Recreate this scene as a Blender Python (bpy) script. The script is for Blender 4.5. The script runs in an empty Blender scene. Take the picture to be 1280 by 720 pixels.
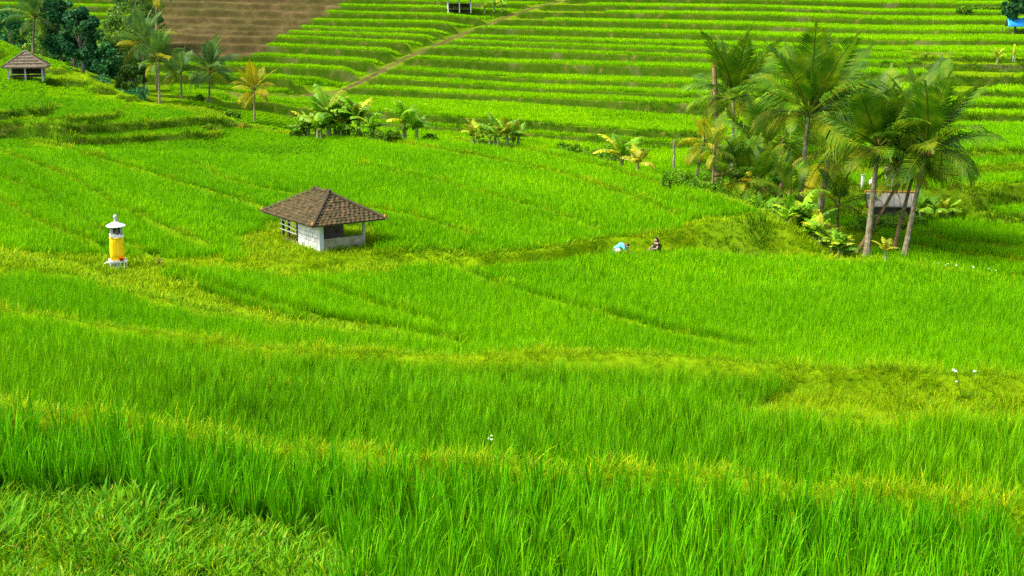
import bpy, bmesh, math, random
import numpy as np
ORD = 'first second third fourth fifth sixth seventh eighth ninth tenth eleventh twelfth thirteenth fourteenth fifteenth'.split()
from mathutils import Vector, Matrix

R = math.radians
# ------------------------------------------------------------------ camera, sky, sun, exposure
ZC, PITCH, F = 10.3, R(12.4), 1800.0        # eye height over the main paddy, downward pitch, focal length (1280-wide frame)
sc = bpy.context.scene
C = sc.collection
cam_d = bpy.data.cameras.new('camera'); cam = bpy.data.objects.new('camera', cam_d); C.objects.link(cam)
cam.location = (0, 0, ZC); cam.rotation_euler = (math.pi/2 - PITCH, 0, 0)
cam_d.sensor_width = 36; cam_d.lens = F/1280*36; cam_d.clip_end = 4000; cam_d.clip_start = .1
sc.camera = cam
SUN_EL, SUN_AZ = R(54), R(-108)              # azimuth from +Y (view direction) towards +X: light comes from the left
w = bpy.data.worlds.new('World'); sc.world = w; w.use_nodes = True
nt = w.node_tree; bg = nt.nodes['Background']
sky = nt.nodes.new('ShaderNodeTexSky'); sky.sky_type = 'NISHITA'; sky.sun_disc = False
sky.sun_elevation = SUN_EL; sky.sun_rotation = SUN_AZ; sky.dust_density = 4.0; sky.air_density = 1.0
nt.links.new(sky.outputs[0], bg.inputs[0]); bg.inputs[1].default_value = 0.15
sun_d = bpy.data.lights.new('sun', 'SUN'); sun = bpy.data.objects.new('sun', sun_d); C.objects.link(sun)
sun_d.energy = 2.9; sun_d.angle = R(18); sun_d.color = (1, .95, .84)
sd = Vector((math.sin(SUN_AZ)*math.cos(SUN_EL), math.cos(SUN_AZ)*math.cos(SUN_EL), math.sin(SUN_EL)))
sun.rotation_euler = sd.to_track_quat('Z', 'Y').to_euler(); sun.location = sd*300
vs = sc.view_settings; vs.view_transform = 'Standard'; vs.look = 'None'; vs.exposure = 1.2; vs.gamma = 1; vs.use_curve_mapping = False
cy = sc.cycles
cy.max_bounces = 6; cy.diffuse_bounces = 3; cy.glossy_bounces = 2; cy.transmission_bounces = 3; cy.transparent_max_bounces = 4
cy.use_denoising = False

rng = np.random.default_rng(7); rnd = random.Random(11)

# ------------------------------------------------------------------ materials
MATS = {}
def mat(name): return MATS[name]
def new_mat(name):
    m = bpy.data.materials.new(name); m.use_nodes = True; MATS[name] = m
    return m, m.node_tree, m.node_tree.nodes['Principled BSDF']
def ramp(t, fac, stops):
    r = t.nodes.new('ShaderNodeValToRGB'); e = r.color_ramp.elements
    while len(e) < len(stops): e.new(.5)
    for el, (p, c) in zip(e, stops): el.position = p; el.color = (*c, 1)
    if fac is not None: t.links.new(fac, r.inputs[0])
    return r.outputs[0]
def noise(t, scale, detail=3, coord='obj', rough=.55):
    n = t.nodes.new('ShaderNodeTexNoise'); n.inputs['Scale'].default_value = scale; n.inputs['Detail'].default_value = detail; n.inputs['Roughness'].default_value = rough
    if coord == 'world': g = t.nodes.new('ShaderNodeNewGeometry'); t.links.new(g.outputs['Position'], n.inputs['Vector'])
    else: g = t.nodes.new('ShaderNodeTexCoord'); t.links.new(g.outputs['Object'], n.inputs['Vector'])
    return n.outputs['Fac']
def mix(t, fac, a, b, mode='MIX'):
    m = t.nodes.new('ShaderNodeMix'); m.data_type = 'RGBA'; m.blend_type = mode
    for sock, v in ((m.inputs[0], fac), (m.inputs[6], a), (m.inputs[7], b)):
        if isinstance(v, (int, float)): sock.default_value = v
        elif isinstance(v, tuple): sock.default_value = (*v, 1)
        else: t.links.new(v, sock)
    return m.outputs[2]
def attr(t, name, typ='GEOMETRY'):
    a = t.nodes.new('ShaderNodeAttribute'); a.attribute_name = name; a.attribute_type = typ
    return a
def rand(t): return t.nodes.new('ShaderNodeObjectInfo').outputs['Random']
def bump(t, b, h, strength=.3, dist=.02):
    n = t.nodes.new('ShaderNodeBump'); n.inputs['Strength'].default_value = strength; n.inputs['Distance'].default_value = dist
    t.links.new(h, n.inputs['Height']); t.links.new(n.outputs[0], b.inputs['Normal'])
def leafy(t, b, col, trans=.35, tcol=None, rough=.5, spec=.3):
    t.links.new(col, b.inputs['Base Color']); b.inputs['Roughness'].default_value = rough; b.inputs['Specular IOR Level'].default_value = spec
    tr = t.nodes.new('ShaderNodeBsdfTranslucent'); t.links.new(tcol or col, tr.inputs[0])
    ms = t.nodes.new('ShaderNodeMixShader'); ms.inputs[0].default_value = trans
    t.links.new(b.outputs[0], ms.inputs[1]); t.links.new(tr.outputs[0], ms.inputs[2])
    t.links.new(ms.outputs[0], t.nodes['Material Output'].inputs[0])

def blade_mat(name, lo, hi, alt, dry=None, dryp=.93, trans=.4, spec=.25):
    """grass-like leaf: lo at the sheath to hi at the tip, drifting to alt over the field"""
    m, t, b = new_mat(name)
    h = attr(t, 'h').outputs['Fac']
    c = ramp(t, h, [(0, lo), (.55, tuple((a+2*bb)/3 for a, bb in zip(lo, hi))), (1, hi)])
    n1 = noise(t, .11, 3, 'world'); f1 = ramp(t, n1, [(.38, (0, 0, 0)), (.66, (1, 1, 1))])
    c = mix(t, f1, c, mix(t, .55, c, alt))
    tint = attr(t, 'tint', 'INSTANCER').outputs['Fac']
    c = mix(t, 1.0, c, ramp(t, tint, [(0, (.72, .80, .7)), (.5, (1, 1, 1)), (1, (1.25, 1.12, 1.1))]), 'MULTIPLY')
    c = mix(t, 1.0, c, ramp(t, attr(t, 'bv').outputs['Fac'], [(0, (.45, .70, .6)), (.4, (.85, .94, .9)), (.8, (1.15, 1.05, 1)), (1, (1.75, 1.14, 1))]), 'MULTIPLY')
    if dry:
        n2 = noise(t, 9.0, 1, 'world'); f2 = ramp(t, n2, [(dryp-.25, (0, 0, 0)), (dryp-.15, (1, 1, 1))])
        c = mix(t, f2, c, dry)
    leafy(t, b, c, trans, None, .55, spec)
    return m
blade_mat('rice', (.002, .055, .001), (.080, .38, .001), (.14, .44, .001), (.36, .42, .02), .93, .26, .05)  # sheath green deepened to paint the shaded gaps between clumps
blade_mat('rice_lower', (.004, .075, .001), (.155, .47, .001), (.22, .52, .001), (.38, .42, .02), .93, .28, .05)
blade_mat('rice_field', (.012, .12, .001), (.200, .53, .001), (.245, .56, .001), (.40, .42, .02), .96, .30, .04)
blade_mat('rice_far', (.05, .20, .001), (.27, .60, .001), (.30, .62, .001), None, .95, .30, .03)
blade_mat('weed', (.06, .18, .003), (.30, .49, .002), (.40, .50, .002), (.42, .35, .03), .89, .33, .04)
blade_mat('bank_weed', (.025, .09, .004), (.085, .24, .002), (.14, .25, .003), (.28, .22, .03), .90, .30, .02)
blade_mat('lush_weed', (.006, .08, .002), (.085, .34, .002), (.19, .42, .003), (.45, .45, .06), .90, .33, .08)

def terrain_mat():
    m, t, b = new_mat('terrain')
    a = attr(t, 'cover'); sep = t.nodes.new('ShaderNodeSeparateColor'); t.links.new(a.outputs['Color'], sep.inputs[0])
    fine, mid, big = noise(t, 7, 6, 'world'), noise(t, 1.3, 5, 'world'), noise(t, .17, 3, 'world')
    base = ramp(t, fine, [(.3, (.010, .04, .002)), (.7, (.03, .11, .004))])
    weed = mix(t, fine, ramp(t, mid, [(.3, (.045, .14, .002)), (.7, (.18, .29, .003))]), (.15, .25, .002))
    ris = ramp(t, mid, [(.30, (.013, .042, .002)), (.49, (.023, .060, .003)), (.60, (.042, .058, .008)), (.74, (.13, .10, .035))])
    ris = mix(t, ramp(t, fine, [(.35, (0, 0, 0)), (.65, (.5, .5, .5))]), ris, (.026, .068, .003))
    ris = mix(t, ramp(t, noise(t, .22, 2, 'world'), [(.60, (0, 0, 0)), (.70, (.5, .5, .5))]), ris, (.10, .085, .04))
    soil = ramp(t, noise(t, .55, 8, 'world', .7), [(.3, (.042, .030, .012)), (.5, (.075, .054, .022)), (.62, (.115, .08, .033)), (.75, (.19, .14, .065))])
    c = mix(t, sep.outputs[0], base, weed); c = mix(t, sep.outputs[1], c, ris); c = mix(t, sep.outputs[2], c, soil)
    t.links.new(c, b.inputs['Base Color']); b.inputs['Roughness'].default_value = 1; b.inputs['Specular IOR Level'].default_value = .0
    bump(t, b, fine, .6, .08)
terrain_mat()

def simple(name, stops, scale=6, rough=.8, spec=.2, bstr=.3, bd=.01, coord='obj', detail=4):
    m, t, b = new_mat(name); n = noise(t, scale, detail, coord)
    c = ramp(t, n, stops); rv = rand(t)
    c = mix(t, 1.0, c, ramp(t, rv, [(0, (.82, .82, .82)), (1, (1.12, 1.1, 1.08))]), 'MULTIPLY')
    t.links.new(c, b.inputs['Base Color']); b.inputs['Roughness'].default_value = rough; b.inputs['Specular IOR Level'].default_value = spec
    if bstr: bump(t, b, n, bstr, bd)
    return m
simple('roof_tile', [(.25, (.026, .028, .012)), (.45, (.058, .048, .021)), (.6, (.095, .068, .030)), (.78, (.19, .115, .05))], 5.5, .9, .1, .4, .02)
simple('ridge_tile', [(.3, (.045, .038, .022)), (.55, (.09, .07, .04)), (.8, (.22, .13, .05))], 6, .9, .1, .3)
simple('concrete_block', [(.25, (.50, .52, .50)), (.5, (.70, .71, .68)), (.8, (.80, .80, .77))], 5, .9, .1, .3)
simple('mortar', [(.3, (.34, .35, .33)), (.7, (.48, .48, .45))], 8, .95, .1)
simple('mossy_render', [(.3, (.22, .19, .10)), (.55, (.40, .35, .22)), (.8, (.52, .48, .36))], 4, .95, .1)
simple('brown_wall', [(.3, (.10, .075, .05)), (.6, (.20, .15, .10)), (.8, (.3, .24, .17))], 4, .95, .1)
simple('pale_wood', [(.3, (.34, .30, .24)), (.6, (.55, .51, .45)), (.8, (.68, .66, .6))], 9, .85, .15)
simple('dark_wood', [(.3, (.06, .04, .025)), (.7, (.15, .10, .06))], 9, .85, .15)
simple('thatch', [(.25, (.07, .056, .036)), (.5, (.15, .12, .08)), (.8, (.28, .235, .17))], 9, .95, .05, .6, .03)
simple('grey_sheet', [(.3, (.15, .15, .12)), (.7, (.28, .27, .21))], 3, .7, .2)
simple('orange_tile', [(.3, (.34, .14, .03)), (.7, (.48, .24, .06))], 6, .85, .1)
simple('white_paint', [(.3, (.66, .67, .66)), (.7, (.84, .84, .82))], 6, .6, .3, .1)
simple('grey_stone', [(.3, (.22, .23, .23)), (.6, (.42, .43, .42)), (.8, (.6, .6, .58))], 12, .85, .2)
simple('inside_shade', [(.3, (.03, .025, .02)), (.7, (.07, .055, .04))], 6, .95, .1)  # interior shade put into the colour of back panels
simple('yellow_cloth', [(.3, (.85, .50, .004)), (.7, (.95, .66, .006))], 5, .75, .15, .3, .01)
simple('red_petal', [(.3, (.5, .02, .015)), (.7, (.75, .05, .03))], 8, .6, .2, 0)
simple('white_petal', [(.3, (.74, .74, .72)), (.7, (.88, .88, .86))], 8, .6, .2, 0)
simple('blue_tarp', [(.3, (.01, .25, .72)), (.7, (.03, .38, .85))], 3, .5, .4, .2)
simple('palm_trunk', [(.25, (.13, .105, .05)), (.5, (.25, .215, .12)), (.75, (.46, .42, .29))], 5, .9, .1, .5, .03)
simple('brown_trunk', [(.25, (.10, .065, .03)), (.5, (.21, .14, .06)), (.8, (.38, .28, .15))], 5, .9, .1, .5, .03)
simple('tree_bark', [(.25, (.10, .085, .065)), (.5, (.22, .19, .15)), (.8, (.36, .33, .28))], 6, .9, .1, .5, .03)
simple('banana_stem', [(.3, (.14, .20, .05)), (.6, (.25, .28, .09)), (.8, (.28, .17, .08))], 6, .7, .25, .2)
simple('coconut', [(.3, (.25, .13, .03)), (.7, (.45, .26, .05))], 4, .6, .3, 0)
simple('skin', [(.3, (.42, .24, .15)), (.7, (.50, .30, .20))], 10, .55, .3, 0)
simple('turquoise_cloth', [(.3, (.12, .58, .60)), (.7, (.22, .68, .68))], 10, .85, .1, .3)
simple('white_cloth', [(.3, (.62, .60, .55)), (.7, (.76, .74, .70))], 10, .85, .1, .3)
simple('black_cloth', [(.3, (.012, .012, .014)), (.7, (.03, .03, .033))], 10, .85, .1, .3)
simple('dark_hair', [(.3, (.012, .008, .006)), (.7, (.04, .022, .014))], 20, .5, .3, .3)
simple('eye_dark', [(.3, (.01, .008, .006)), (.7, (.02, .015, .012))], 20, .3, .4, 0)
simple('lip', [(.3, (.35, .12, .09)), (.7, (.42, .16, .12))], 20, .5, .3, 0)
def leaf_mat(name, a, bb, c, trans=.3, rough=.45, spec=.35, scale=1.2, world=True, spread=.35):
    m, t, b = new_mat(name); n = noise(t, scale, 3, 'world' if world else 'obj')
    col = ramp(t, n, [(.3, a), (.5, bb), (.72, c)])
    col = mix(t, 1.0, col, ramp(t, rand(t), [(0, (1-spread,)*3), (1, (1+spread, 1+spread*.8, 1))]), 'MULTIPLY')
    leafy(t, b, col, trans, None, rough, spec); return m
leaf_mat('frond', (.026, .11, .003), (.08, .21, .004), (.26, .38, .006), .36, .5, .16)
leaf_mat('frond_old', (.075, .17, .005), (.15, .24, .006), (.34, .33, .010), .34, .55, .12)  # ageing fronds; also painted sunlit yellow for some mid fronds
leaf_mat('frond_yellow', (.18, .24, .008), (.36, .34, .008), (.52, .40, .010), .35, .55, .15)
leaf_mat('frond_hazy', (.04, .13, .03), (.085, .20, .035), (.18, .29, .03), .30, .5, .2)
leaf_mat('rachis', (.08, .13, .008), (.14, .18, .010), (.24, .23, .015), .1, .5, .15)
leaf_mat('dead_frond', (.22, .12, .05), (.33, .19, .08), (.42, .27, .12), .2, .8, .1)
leaf_mat('banana_leaf', (.07, .24, .006), (.17, .40, .008), (.34, .54, .014), .4, .42, .2, .9)
leaf_mat('banana_leaf_yellow', (.20, .30, .012), (.36, .40, .012), (.5, .46, .02), .38, .45, .2, .9)
leaf_mat('tree_leaf', (.018, .115, .045), (.034, .17, .052), (.09, .26, .045), .25, .6, .12, .5)  # teal tint paints distance haze into the leaf colour
leaf_mat('tree_leaf_pale', (.06, .17, .03), (.12, .25, .035), (.23, .34, .04), .3, .6, .12, .5)
leaf_mat('shrub_leaf', (.035, .14, .004), (.10, .26, .005), (.24, .38, .008), .3, .55, .15, 1.5)
leaf_mat('red_leaf', (.12, .02, .015), (.2, .05, .02), (.25, .12, .03), .25, .4, .4, 4)

# ------------------------------------------------------------------ object helpers
def tag(o, label=None, cat=None, group=None, kind=None):
    if label: o['label'] = label
    if cat: o['category'] = cat
    if group: o['group'] = group
    if kind: o['kind'] = kind
    return o
def empty(name, loc, rz=0, label=None, cat=None, group=None):
    o = bpy.data.objects.new(name, None); C.objects.link(o); o.location = loc; o.rotation_euler = (0, 0, rz); o.empty_display_size = .2
    return tag(o, label, cat, group)
def link(name, me, parent=None, loc=None, rot=None, scale=None):
    o = bpy.data.objects.new(name, me); C.objects.link(o); o.parent = parent
    if loc is not None: o.location = loc
    if rot is not None: o.rotation_euler = rot
    if scale is not None: o.scale = scale if hasattr(scale, '__len__') else (scale,)*3
    return o
class MB:
    """collects geometry for one mesh"""
    def __init__(s): s.v, s.f, s.h, s.bv = [], [], [], []
    def quad_strip(s, pts, closed=False):
        pass
    def add(s, verts, faces, h=None):
        n = len(s.v); s.v += [tuple(p) for p in verts]; s.f += [tuple(n+i for i in f) for f in faces]
        if h is not None: s.h += list(h)
        return s
    def box(s, c, d, rz=0, jit=0, taper=1):
        cx, cy_, cz = c; dx, dy, dz = d[0]/2, d[1]/2, d[2]/2; cs, sn = math.cos(rz), math.sin(rz); vv = []
        for z in (-1, 1):
            k = 1 if z < 0 else taper
            for x, y in ((-1, -1), (1, -1), (1, 1), (-1, 1)):
                X, Y = x*dx*k+rnd.uniform(-jit, jit), y*dy*k+rnd.uniform(-jit, jit)
                vv.append((cx+X*cs-Y*sn, cy_+X*sn+Y*cs, cz+z*dz+rnd.uniform(-jit, jit)))
        return s.add(vv, [(3, 2, 1, 0), (4, 5, 6, 7), (0, 1, 5, 4), (1, 2, 6, 5), (2, 3, 7, 6), (3, 0, 4, 7)])
    def tube(s, pts, rad, n=8, cap=True):
        pts = [Vector(p) for p in pts]
        if not hasattr(rad, '__len__'): rad = [rad]*len(pts)
        ring = []
        for i, p in enumerate(pts):
            d = (pts[min(i+1, len(pts)-1)]-pts[max(i-1, 0)]).normalized()
            a = d.orthogonal().normalized() if i == 0 else (a-d*a.dot(d)).normalized()
            b = d.cross(a)
            ring.append([p+(a*math.cos(t)+b*math.sin(t))*rad[i] for t in [2*math.pi*k/n for k in range(n)]])
        vv = [q for r_ in ring for q in r_]; ff = []
        for i in range(len(pts)-1):
            for k in range(n): ff.append((i*n+k, i*n+(k+1) % n, (i+1)*n+(k+1) % n, (i+1)*n+k))
        if cap: ff += [tuple(range(n-1, -1, -1)), tuple((len(pts)-1)*n+k for k in range(n))]
        return s.add(vv, ff)
    def lathe(s, prof, n=12, c=(0, 0, 0), sq=False):
        vv, ff = [], []
        for r_, z in prof:
            for k in range(n):
                t = 2*math.pi*(k+.5)/n; vv.append((c[0]+r_*math.cos(t), c[1]+r_*math.sin(t), c[2]+z))
        for i in range(len(prof)-1):
            for k in range(n): ff.append((i*n+k, i*n+(k+1) % n, (i+1)*n+(k+1) % n, (i+1)*n+k))
        ff += [tuple(range(n-1, -1, -1)), tuple((len(prof)-1)*n+k for k in range(n))]
        return s.add(vv, ff)
    def mesh(s, name, material, smooth=False):
        me = bpy.data.meshes.new(name); me.from_pydata(s.v, [], s.f)
        ms = material if isinstance(material, (list, tuple)) else [material]
        for m in ms: me.materials.append(mat(m))
        if s.h: a = me.attributes.new('h', 'FLOAT', 'POINT'); a.data.foreach_set('value', np.array(s.h, dtype=np.float32))
        if s.bv: a = me.attributes.new('bv', 'FLOAT', 'POINT'); a.data.foreach_set('value', np.array(s.bv, dtype=np.float32))
        if smooth: me.polygons.foreach_set('use_smooth', [True]*len(me.polygons))
        me.update(); return me
    def build(s, name, material, parent=None, smooth=False, **k): return link(name, s.mesh(name, material, smooth), parent, **k)

# ------------------------------------------------------------------ terrain: terraces as steps along contour lines
UG = np.linspace(-.85, .85, 1701)
def ray(px, py):
    px, py = np.asarray(px, float), np.asarray(py, float)
    dy = F*math.cos(PITCH)+(360-py)*math.sin(PITCH); dz = -F*math.sin(PITCH)+(360-py)*math.cos(PITCH)
    return (px-640)/dy, -dz/dy               # azimuth slope u = x/y, fall per metre of depth
def project(x, y, z):
    zz = z-ZC; d = y*math.cos(PITCH)-zz*math.sin(PITCH); up = y*math.sin(PITCH)+zz*math.cos(PITCH)
    return 640+F*x/d, 360-F*up/d
def wob(u, seed, amp):
    r_ = np.random.default_rng(seed); s = np.zeros_like(u)
    for k in range(7): s += r_.normal()*np.sin(u*(9+17*k)*(1+.3*r_.random())+r_.random()*6.28)/(1+.55*k)
    return amp*s/2
UPX = lambda px: ray(px, 250)[0]
cur = np.full_like(UG, 4.6); LINES = []; LN = {}
def lvl(*pairs):                              # level along the azimuth, given at picture columns
    return np.interp(UG, [float(UPX(p)) for p, _ in pairs], [v for _, v in pairs])
def line(name, pts, after=None, dz=None, D=None, w=.4, bund=.08, bw=.3, amp=.12, excl=(.45, .45), up=None, rng_px=None, weed=1.0, ris=0.0, e=.012):
    """one terrace edge. pts trace the edge; the ground level behind it is `after` (or cur + dz, faded outside rng_px)"""
    global cur
    px = np.arange(-200, 1481, 4.0); py = np.interp(px, [p[0] for p in pts], [p[1] for p in pts])
    u, tf = ray(px, py)
    fade = np.ones_like(UG)
    if rng_px:
        a, b = float(UPX(rng_px[0])), float(UPX(rng_px[1]))
        fade = np.clip((UG-a)/e+.5, 0, 1)*np.clip((b-UG)/e+.5, 0, 1); fade = fade*fade*(3-2*fade)
    if D is not None:
        Dp = np.interp(px, [p[0] for p in D], [p[1] for p in D]); zt = ZC-Dp*tf
        Dg = np.interp(UG, u, Dp); zg = np.interp(UG, u, zt)
        if after is None: after = zg if dz is None else cur+dz*fade
    else:
        if after is None: after = cur+dz*fade
        top = np.maximum(after, cur)
        Dg = (ZC-top)/np.interp(UG, u, tf)
    if after is None: after = cur+dz*fade
    Dg = Dg+wob(UG, len(LINES)+3, amp)
    d = (after-cur); L = dict(name=name, D=Dg, dz=d, w=w if hasattr(w, '__len__') else np.full_like(UG, w), bund=bund*fade, bw=bw, excl=excl, fade=fade, weed=weed, ris=ris)
    LINES.append(L); LN[name] = L; cur = np.array(after, float)

# nearest terraces, stepping down from the viewer
line('N1', [(0, 537), (150, 551), (260, 570), (400, 586), (560, 597), (700, 611), (850, 622), (1050, 642), (1280, 672)], after=lvl((0, 3.4), (1280, 3.6)), bund=.30, bw=.24, w=.5, excl=(.42, .5))
line('N2', [(0, 442), (300, 482), (600, 508), (920, 520), (1100, 527), (1280, 538)], after=lvl((0, 2.1), (640, 2.3), (1280, 2.7)), bund=.08, bw=.3, w=.7, excl=(.1, .4), weed=.4)
line('N3', [(0, 400), (150, 424), (350, 450), (560, 458), (690, 461), (850, 471), (1000, 483), (1060, 489), (1110, 486), (1150, 489), (1280, 496)], after=lvl((0, .6), (560, .6), (700, -.5), (1280, -.5)), bund=lvl((0, .28), (640, .28), (720, .42)), bw=.32, w=.9, excl=(.6, .7))
line('N4', [(0, 325), (60, 337), (150, 364), (250, 390), (330, 405), (420, 418), (520, 431), (620, 442), (760, 452)], after=lvl((0, .05), (200, 0), (400, -.4), (700, -.5)), bund=.05, bw=.5, w=lvl((0, 4.5), (300, 3.0), (500, 1.5)), excl=(.5, .3), rng_px=(-300, 640))
line('M1', [(520, 320), (613, 357), (665, 374), (727, 391), (778, 405), (830, 418), (900, 433), (960, 443)], dz=0.03, rng_px=(525, 955), e=.05, bund=0.16, bw=.25, excl=(.04, .05))
line('M1b', [(210, 340), (300, 372), (400, 400), (470, 412), (590, 432)], dz=0.05, rng_px=(215, 585), e=.05, bund=0.13, bw=0.22, excl=(.04, .05), weed=.62)
line('M1c', [(330, 345), (400, 362), (480, 388), (560, 412)], dz=0.05, rng_px=(335, 555), e=.05, bund=0.12, bw=0.22, excl=(.04, .05), weed=.62)
line('P', [(0, 318), (100, 322), (200, 326), (300, 334), (380, 330), (430, 321), (500, 317), (560, 322), (600, 324), (650, 320), (700, 313), (760, 303), (830, 298), (870, 284), (930, 279), (980, 288), (1040, 310), (1085, 326), (1140, 337), (1280, 353)],
     after=lvl((0, .05), (760, 0.0), (830, .08), (880, .4), (930, .6), (985, .35), (1040, -.3), (1075, -1.2), (1110, -2.3), (1280, -2.3)), bund=lvl((0, 0), (560, 0), (620, .12)), bw=.35, w=lvl((0, .5), (600, .3), (790, .4), (880, 1.4), (940, 2.2), (990, 1.8), (1060, 1.0)), excl=(.35, .3), ris=lvl((0, 0), (830, 0), (900, .5), (950, .5), (1010, .1)))
# low steps across the hut paddy
line('D1', [(0, 252), (53, 281), (119, 308), (140, 318)], dz=.16, rng_px=(-300, 125), bund=0.2, bw=0.26, excl=(.22, .3), weed=.62)
line('D2', [(0, 194), (90, 226), (149, 265), (265, 312)], dz=.16, rng_px=(-300, 262), bund=0.22, bw=0.28, excl=(.22, .35), weed=.62)
line('D2b', [(0, 221), (53, 238), (120, 285), (190, 318)], dz=.10, rng_px=(-300, 185), bund=0.15, bw=0.26, excl=(.2, .3), weed=.62)
line('D3', [(53, 180), (149, 208), (202, 224), (279, 248), (330, 264)], dz=.12, rng_px=(40, 335), bund=0.22, bw=0.3, excl=(.2, .35), weed=.62)
line('D4', [(180, 178), (279, 226), (340, 242), (420, 256), (520, 275), (600, 300)], dz=.05, rng_px=(230, 595), bund=0.19, bw=0.3, excl=(.2, .3), weed=.62)
line('D5', [(430, 171), (486, 181), (593, 199), (700, 222), (800, 254), (860, 280)], dz=.06, rng_px=(430, 850), bund=0.24, bw=0.32, excl=(.2, .4), weed=.62)
line('D6', [(560, 178), (660, 192), (760, 214), (830, 236), (880, 262)], dz=.05, rng_px=(560, 875), bund=0.2, bw=0.32, excl=(.2, .4), weed=.62)
line('D7', [(440, 205), (560, 232), (680, 262), (760, 292)], dz=.04, rng_px=(445, 755), bund=0.16, bw=0.3, excl=(.15, .3), weed=.62)
# spur on the left: terraces stepping up, risers towards the viewer
line('b', [(0, 181), (84, 176), (140, 174), (262, 168), (300, 169)], dz=.32, rng_px=(75, 280), w=.3, amp=.2, excl=(.4, .4), ris=1)
line('a', [(0, 156), (93, 158), (169, 156), (253, 149), (300, 151), (349, 155), (375, 160)], after=cur+lvl((0, .85), (60, .8), (120, .5), (170, .42), (250, .45), (345, .36), (374, .0)), w=.5, amp=.2, excl=(.5, .5), ris=1)
line('c', [(0, 152), (87, 150), (140, 145), (152, 139), (165, 128), (180, 118)], after=cur+lvl((0, .0), (60, .0), (90, .27), (150, .32), (165, 0)), w=.35, amp=.15, excl=(.4, .4), ris=1)
line('d', [(0, 142), (40, 139), (76, 134), (80, 122), (84, 104), (90, 88)], after=cur+lvl((0, .48), (70, .42), (82, 0)), w=.4, amp=.1, excl=(.4, .4), ris=1)
line('s3', [(150, 121), (158, 120), (172, 122), (182, 124)], dz=.25, D=[(0, 104), (1280, 104)], e=.004, rng_px=(154, 181), w=.3, amp=0, excl=(.4, .5), ris=1)
line('s2', [(115, 110), (128, 109), (150, 110), (152, 108)], dz=.35, D=[(0, 106), (1280, 106)], e=.004, rng_px=(118, 152), w=.3, amp=0, excl=(.4, .5), ris=1)
line('s1', [(50, 100), (75, 100), (120, 100), (124, 98)], dz=.5, D=[(0, 109), (1280, 109)], e=.004, rng_px=(68, 122), w=.3, amp=0, excl=(.4, .6), ris=1)
line('s0', [(40, 92), (70, 90), (94, 90)], dz=.5, D=[(0, 115), (1280, 115)], e=.004, rng_px=(60, 95), w=.3, amp=0, excl=(.4, .6), ris=1)
line('f', [(0, 72), (12, 72), (20, 69), (26, 62)], after=cur+lvl((0, .7), (15, .6), (26, 0)), D=[(0, 126), (1280, 126)], w=.4, amp=0, excl=(.4, .5), ris=1)
SIL = lvl((-100, 4.6), (0, 4.3), (40, 3.2), (90, 2.5), (150, 1.9), (200, 1.55), (250, 1.3), (350, .8), (420, .35), (470, .3))
E_PTS = [(0, 45), (40, 65), (90, 85), (150, 108), (200, 120), (250, 133), (350, 151), (430, 168), (480, 174), (600, 179), (700, 189), (800, 212), (870, 234), (905, 254), (960, 276), (1000, 296), (1040, 315)]
E_D = [(0, 140), (40, 132), (90, 120), (150, 108), (200, 103), (250, 98), (350, 93), (430, 90), (480, 88), (600, 86.5), (700, 82), (800, 73), (870, 66.5), (905, 62), (960, 57.5), (1000, 55.2), (1040, 53.6), (1280, 53)]
RAMP0 = np.clip(SIL-cur, 0, 5)*(UG < float(UPX(430)))
line('E', E_PTS, D=E_D, after=lvl((-50, 2.0), (100, 1.4), (200, -1.0), (300, -2.2), (450, -3.6), (800, -3.2), (900, -2.6), (1000, -2.4), (1280, -2.3)), w=lvl((0, 3), (400, 2), (850, 5), (950, 9), (1000, 11), (1060, 8), (1090, 3)), bund=.06, bw=.4, excl=(.7, 6.0))
# lower fields on the right
line('R0', [(1060, 292), (1130, 306), (1190, 318), (1280, 328)], dz=.12, rng_px=(1080, 1500), bund=.06, bw=.3, excl=(.2, .25), e=.05)
line('R00', [(1060, 281), (1130, 290), (1200, 306), (1280, 312)], dz=.12, rng_px=(1080, 1500), bund=.06, bw=.3, excl=(.2, .25), e=.05)
line('R1', [(880, 262), (1000, 259), (1090, 262), (1190, 260), (1280, 276)], dz=.45, rng_px=(905, 1500), w=.6, excl=(.4, .4), ris=.6, e=.05)
line('R1b', [(1100, 256), (1190, 259), (1230, 254), (1280, 252)], dz=.2, rng_px=(1190, 1500), w=.4, excl=(.4, .4), ris=.4, e=.05)
line('R2', [(880, 236), (1000, 225), (1090, 236), (1180, 240), (1280, 232)], dz=.85, rng_px=(905, 1500), w=.9, excl=(.5, .6), ris=.5, e=.05)
line('R3', [(900, 214), (1000, 208), (1100, 212), (1180, 216), (1280, 208)], dz=.45, rng_px=(905, 1500), w=.4, excl=(.3, .4), ris=.3, e=.05)
line('R4', [(900, 200), (1000, 196), (1100, 194), (1280, 190)], dz=.45, rng_px=(905, 1500), w=.4, excl=(.3, .4), ris=.5, e=.05)
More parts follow.
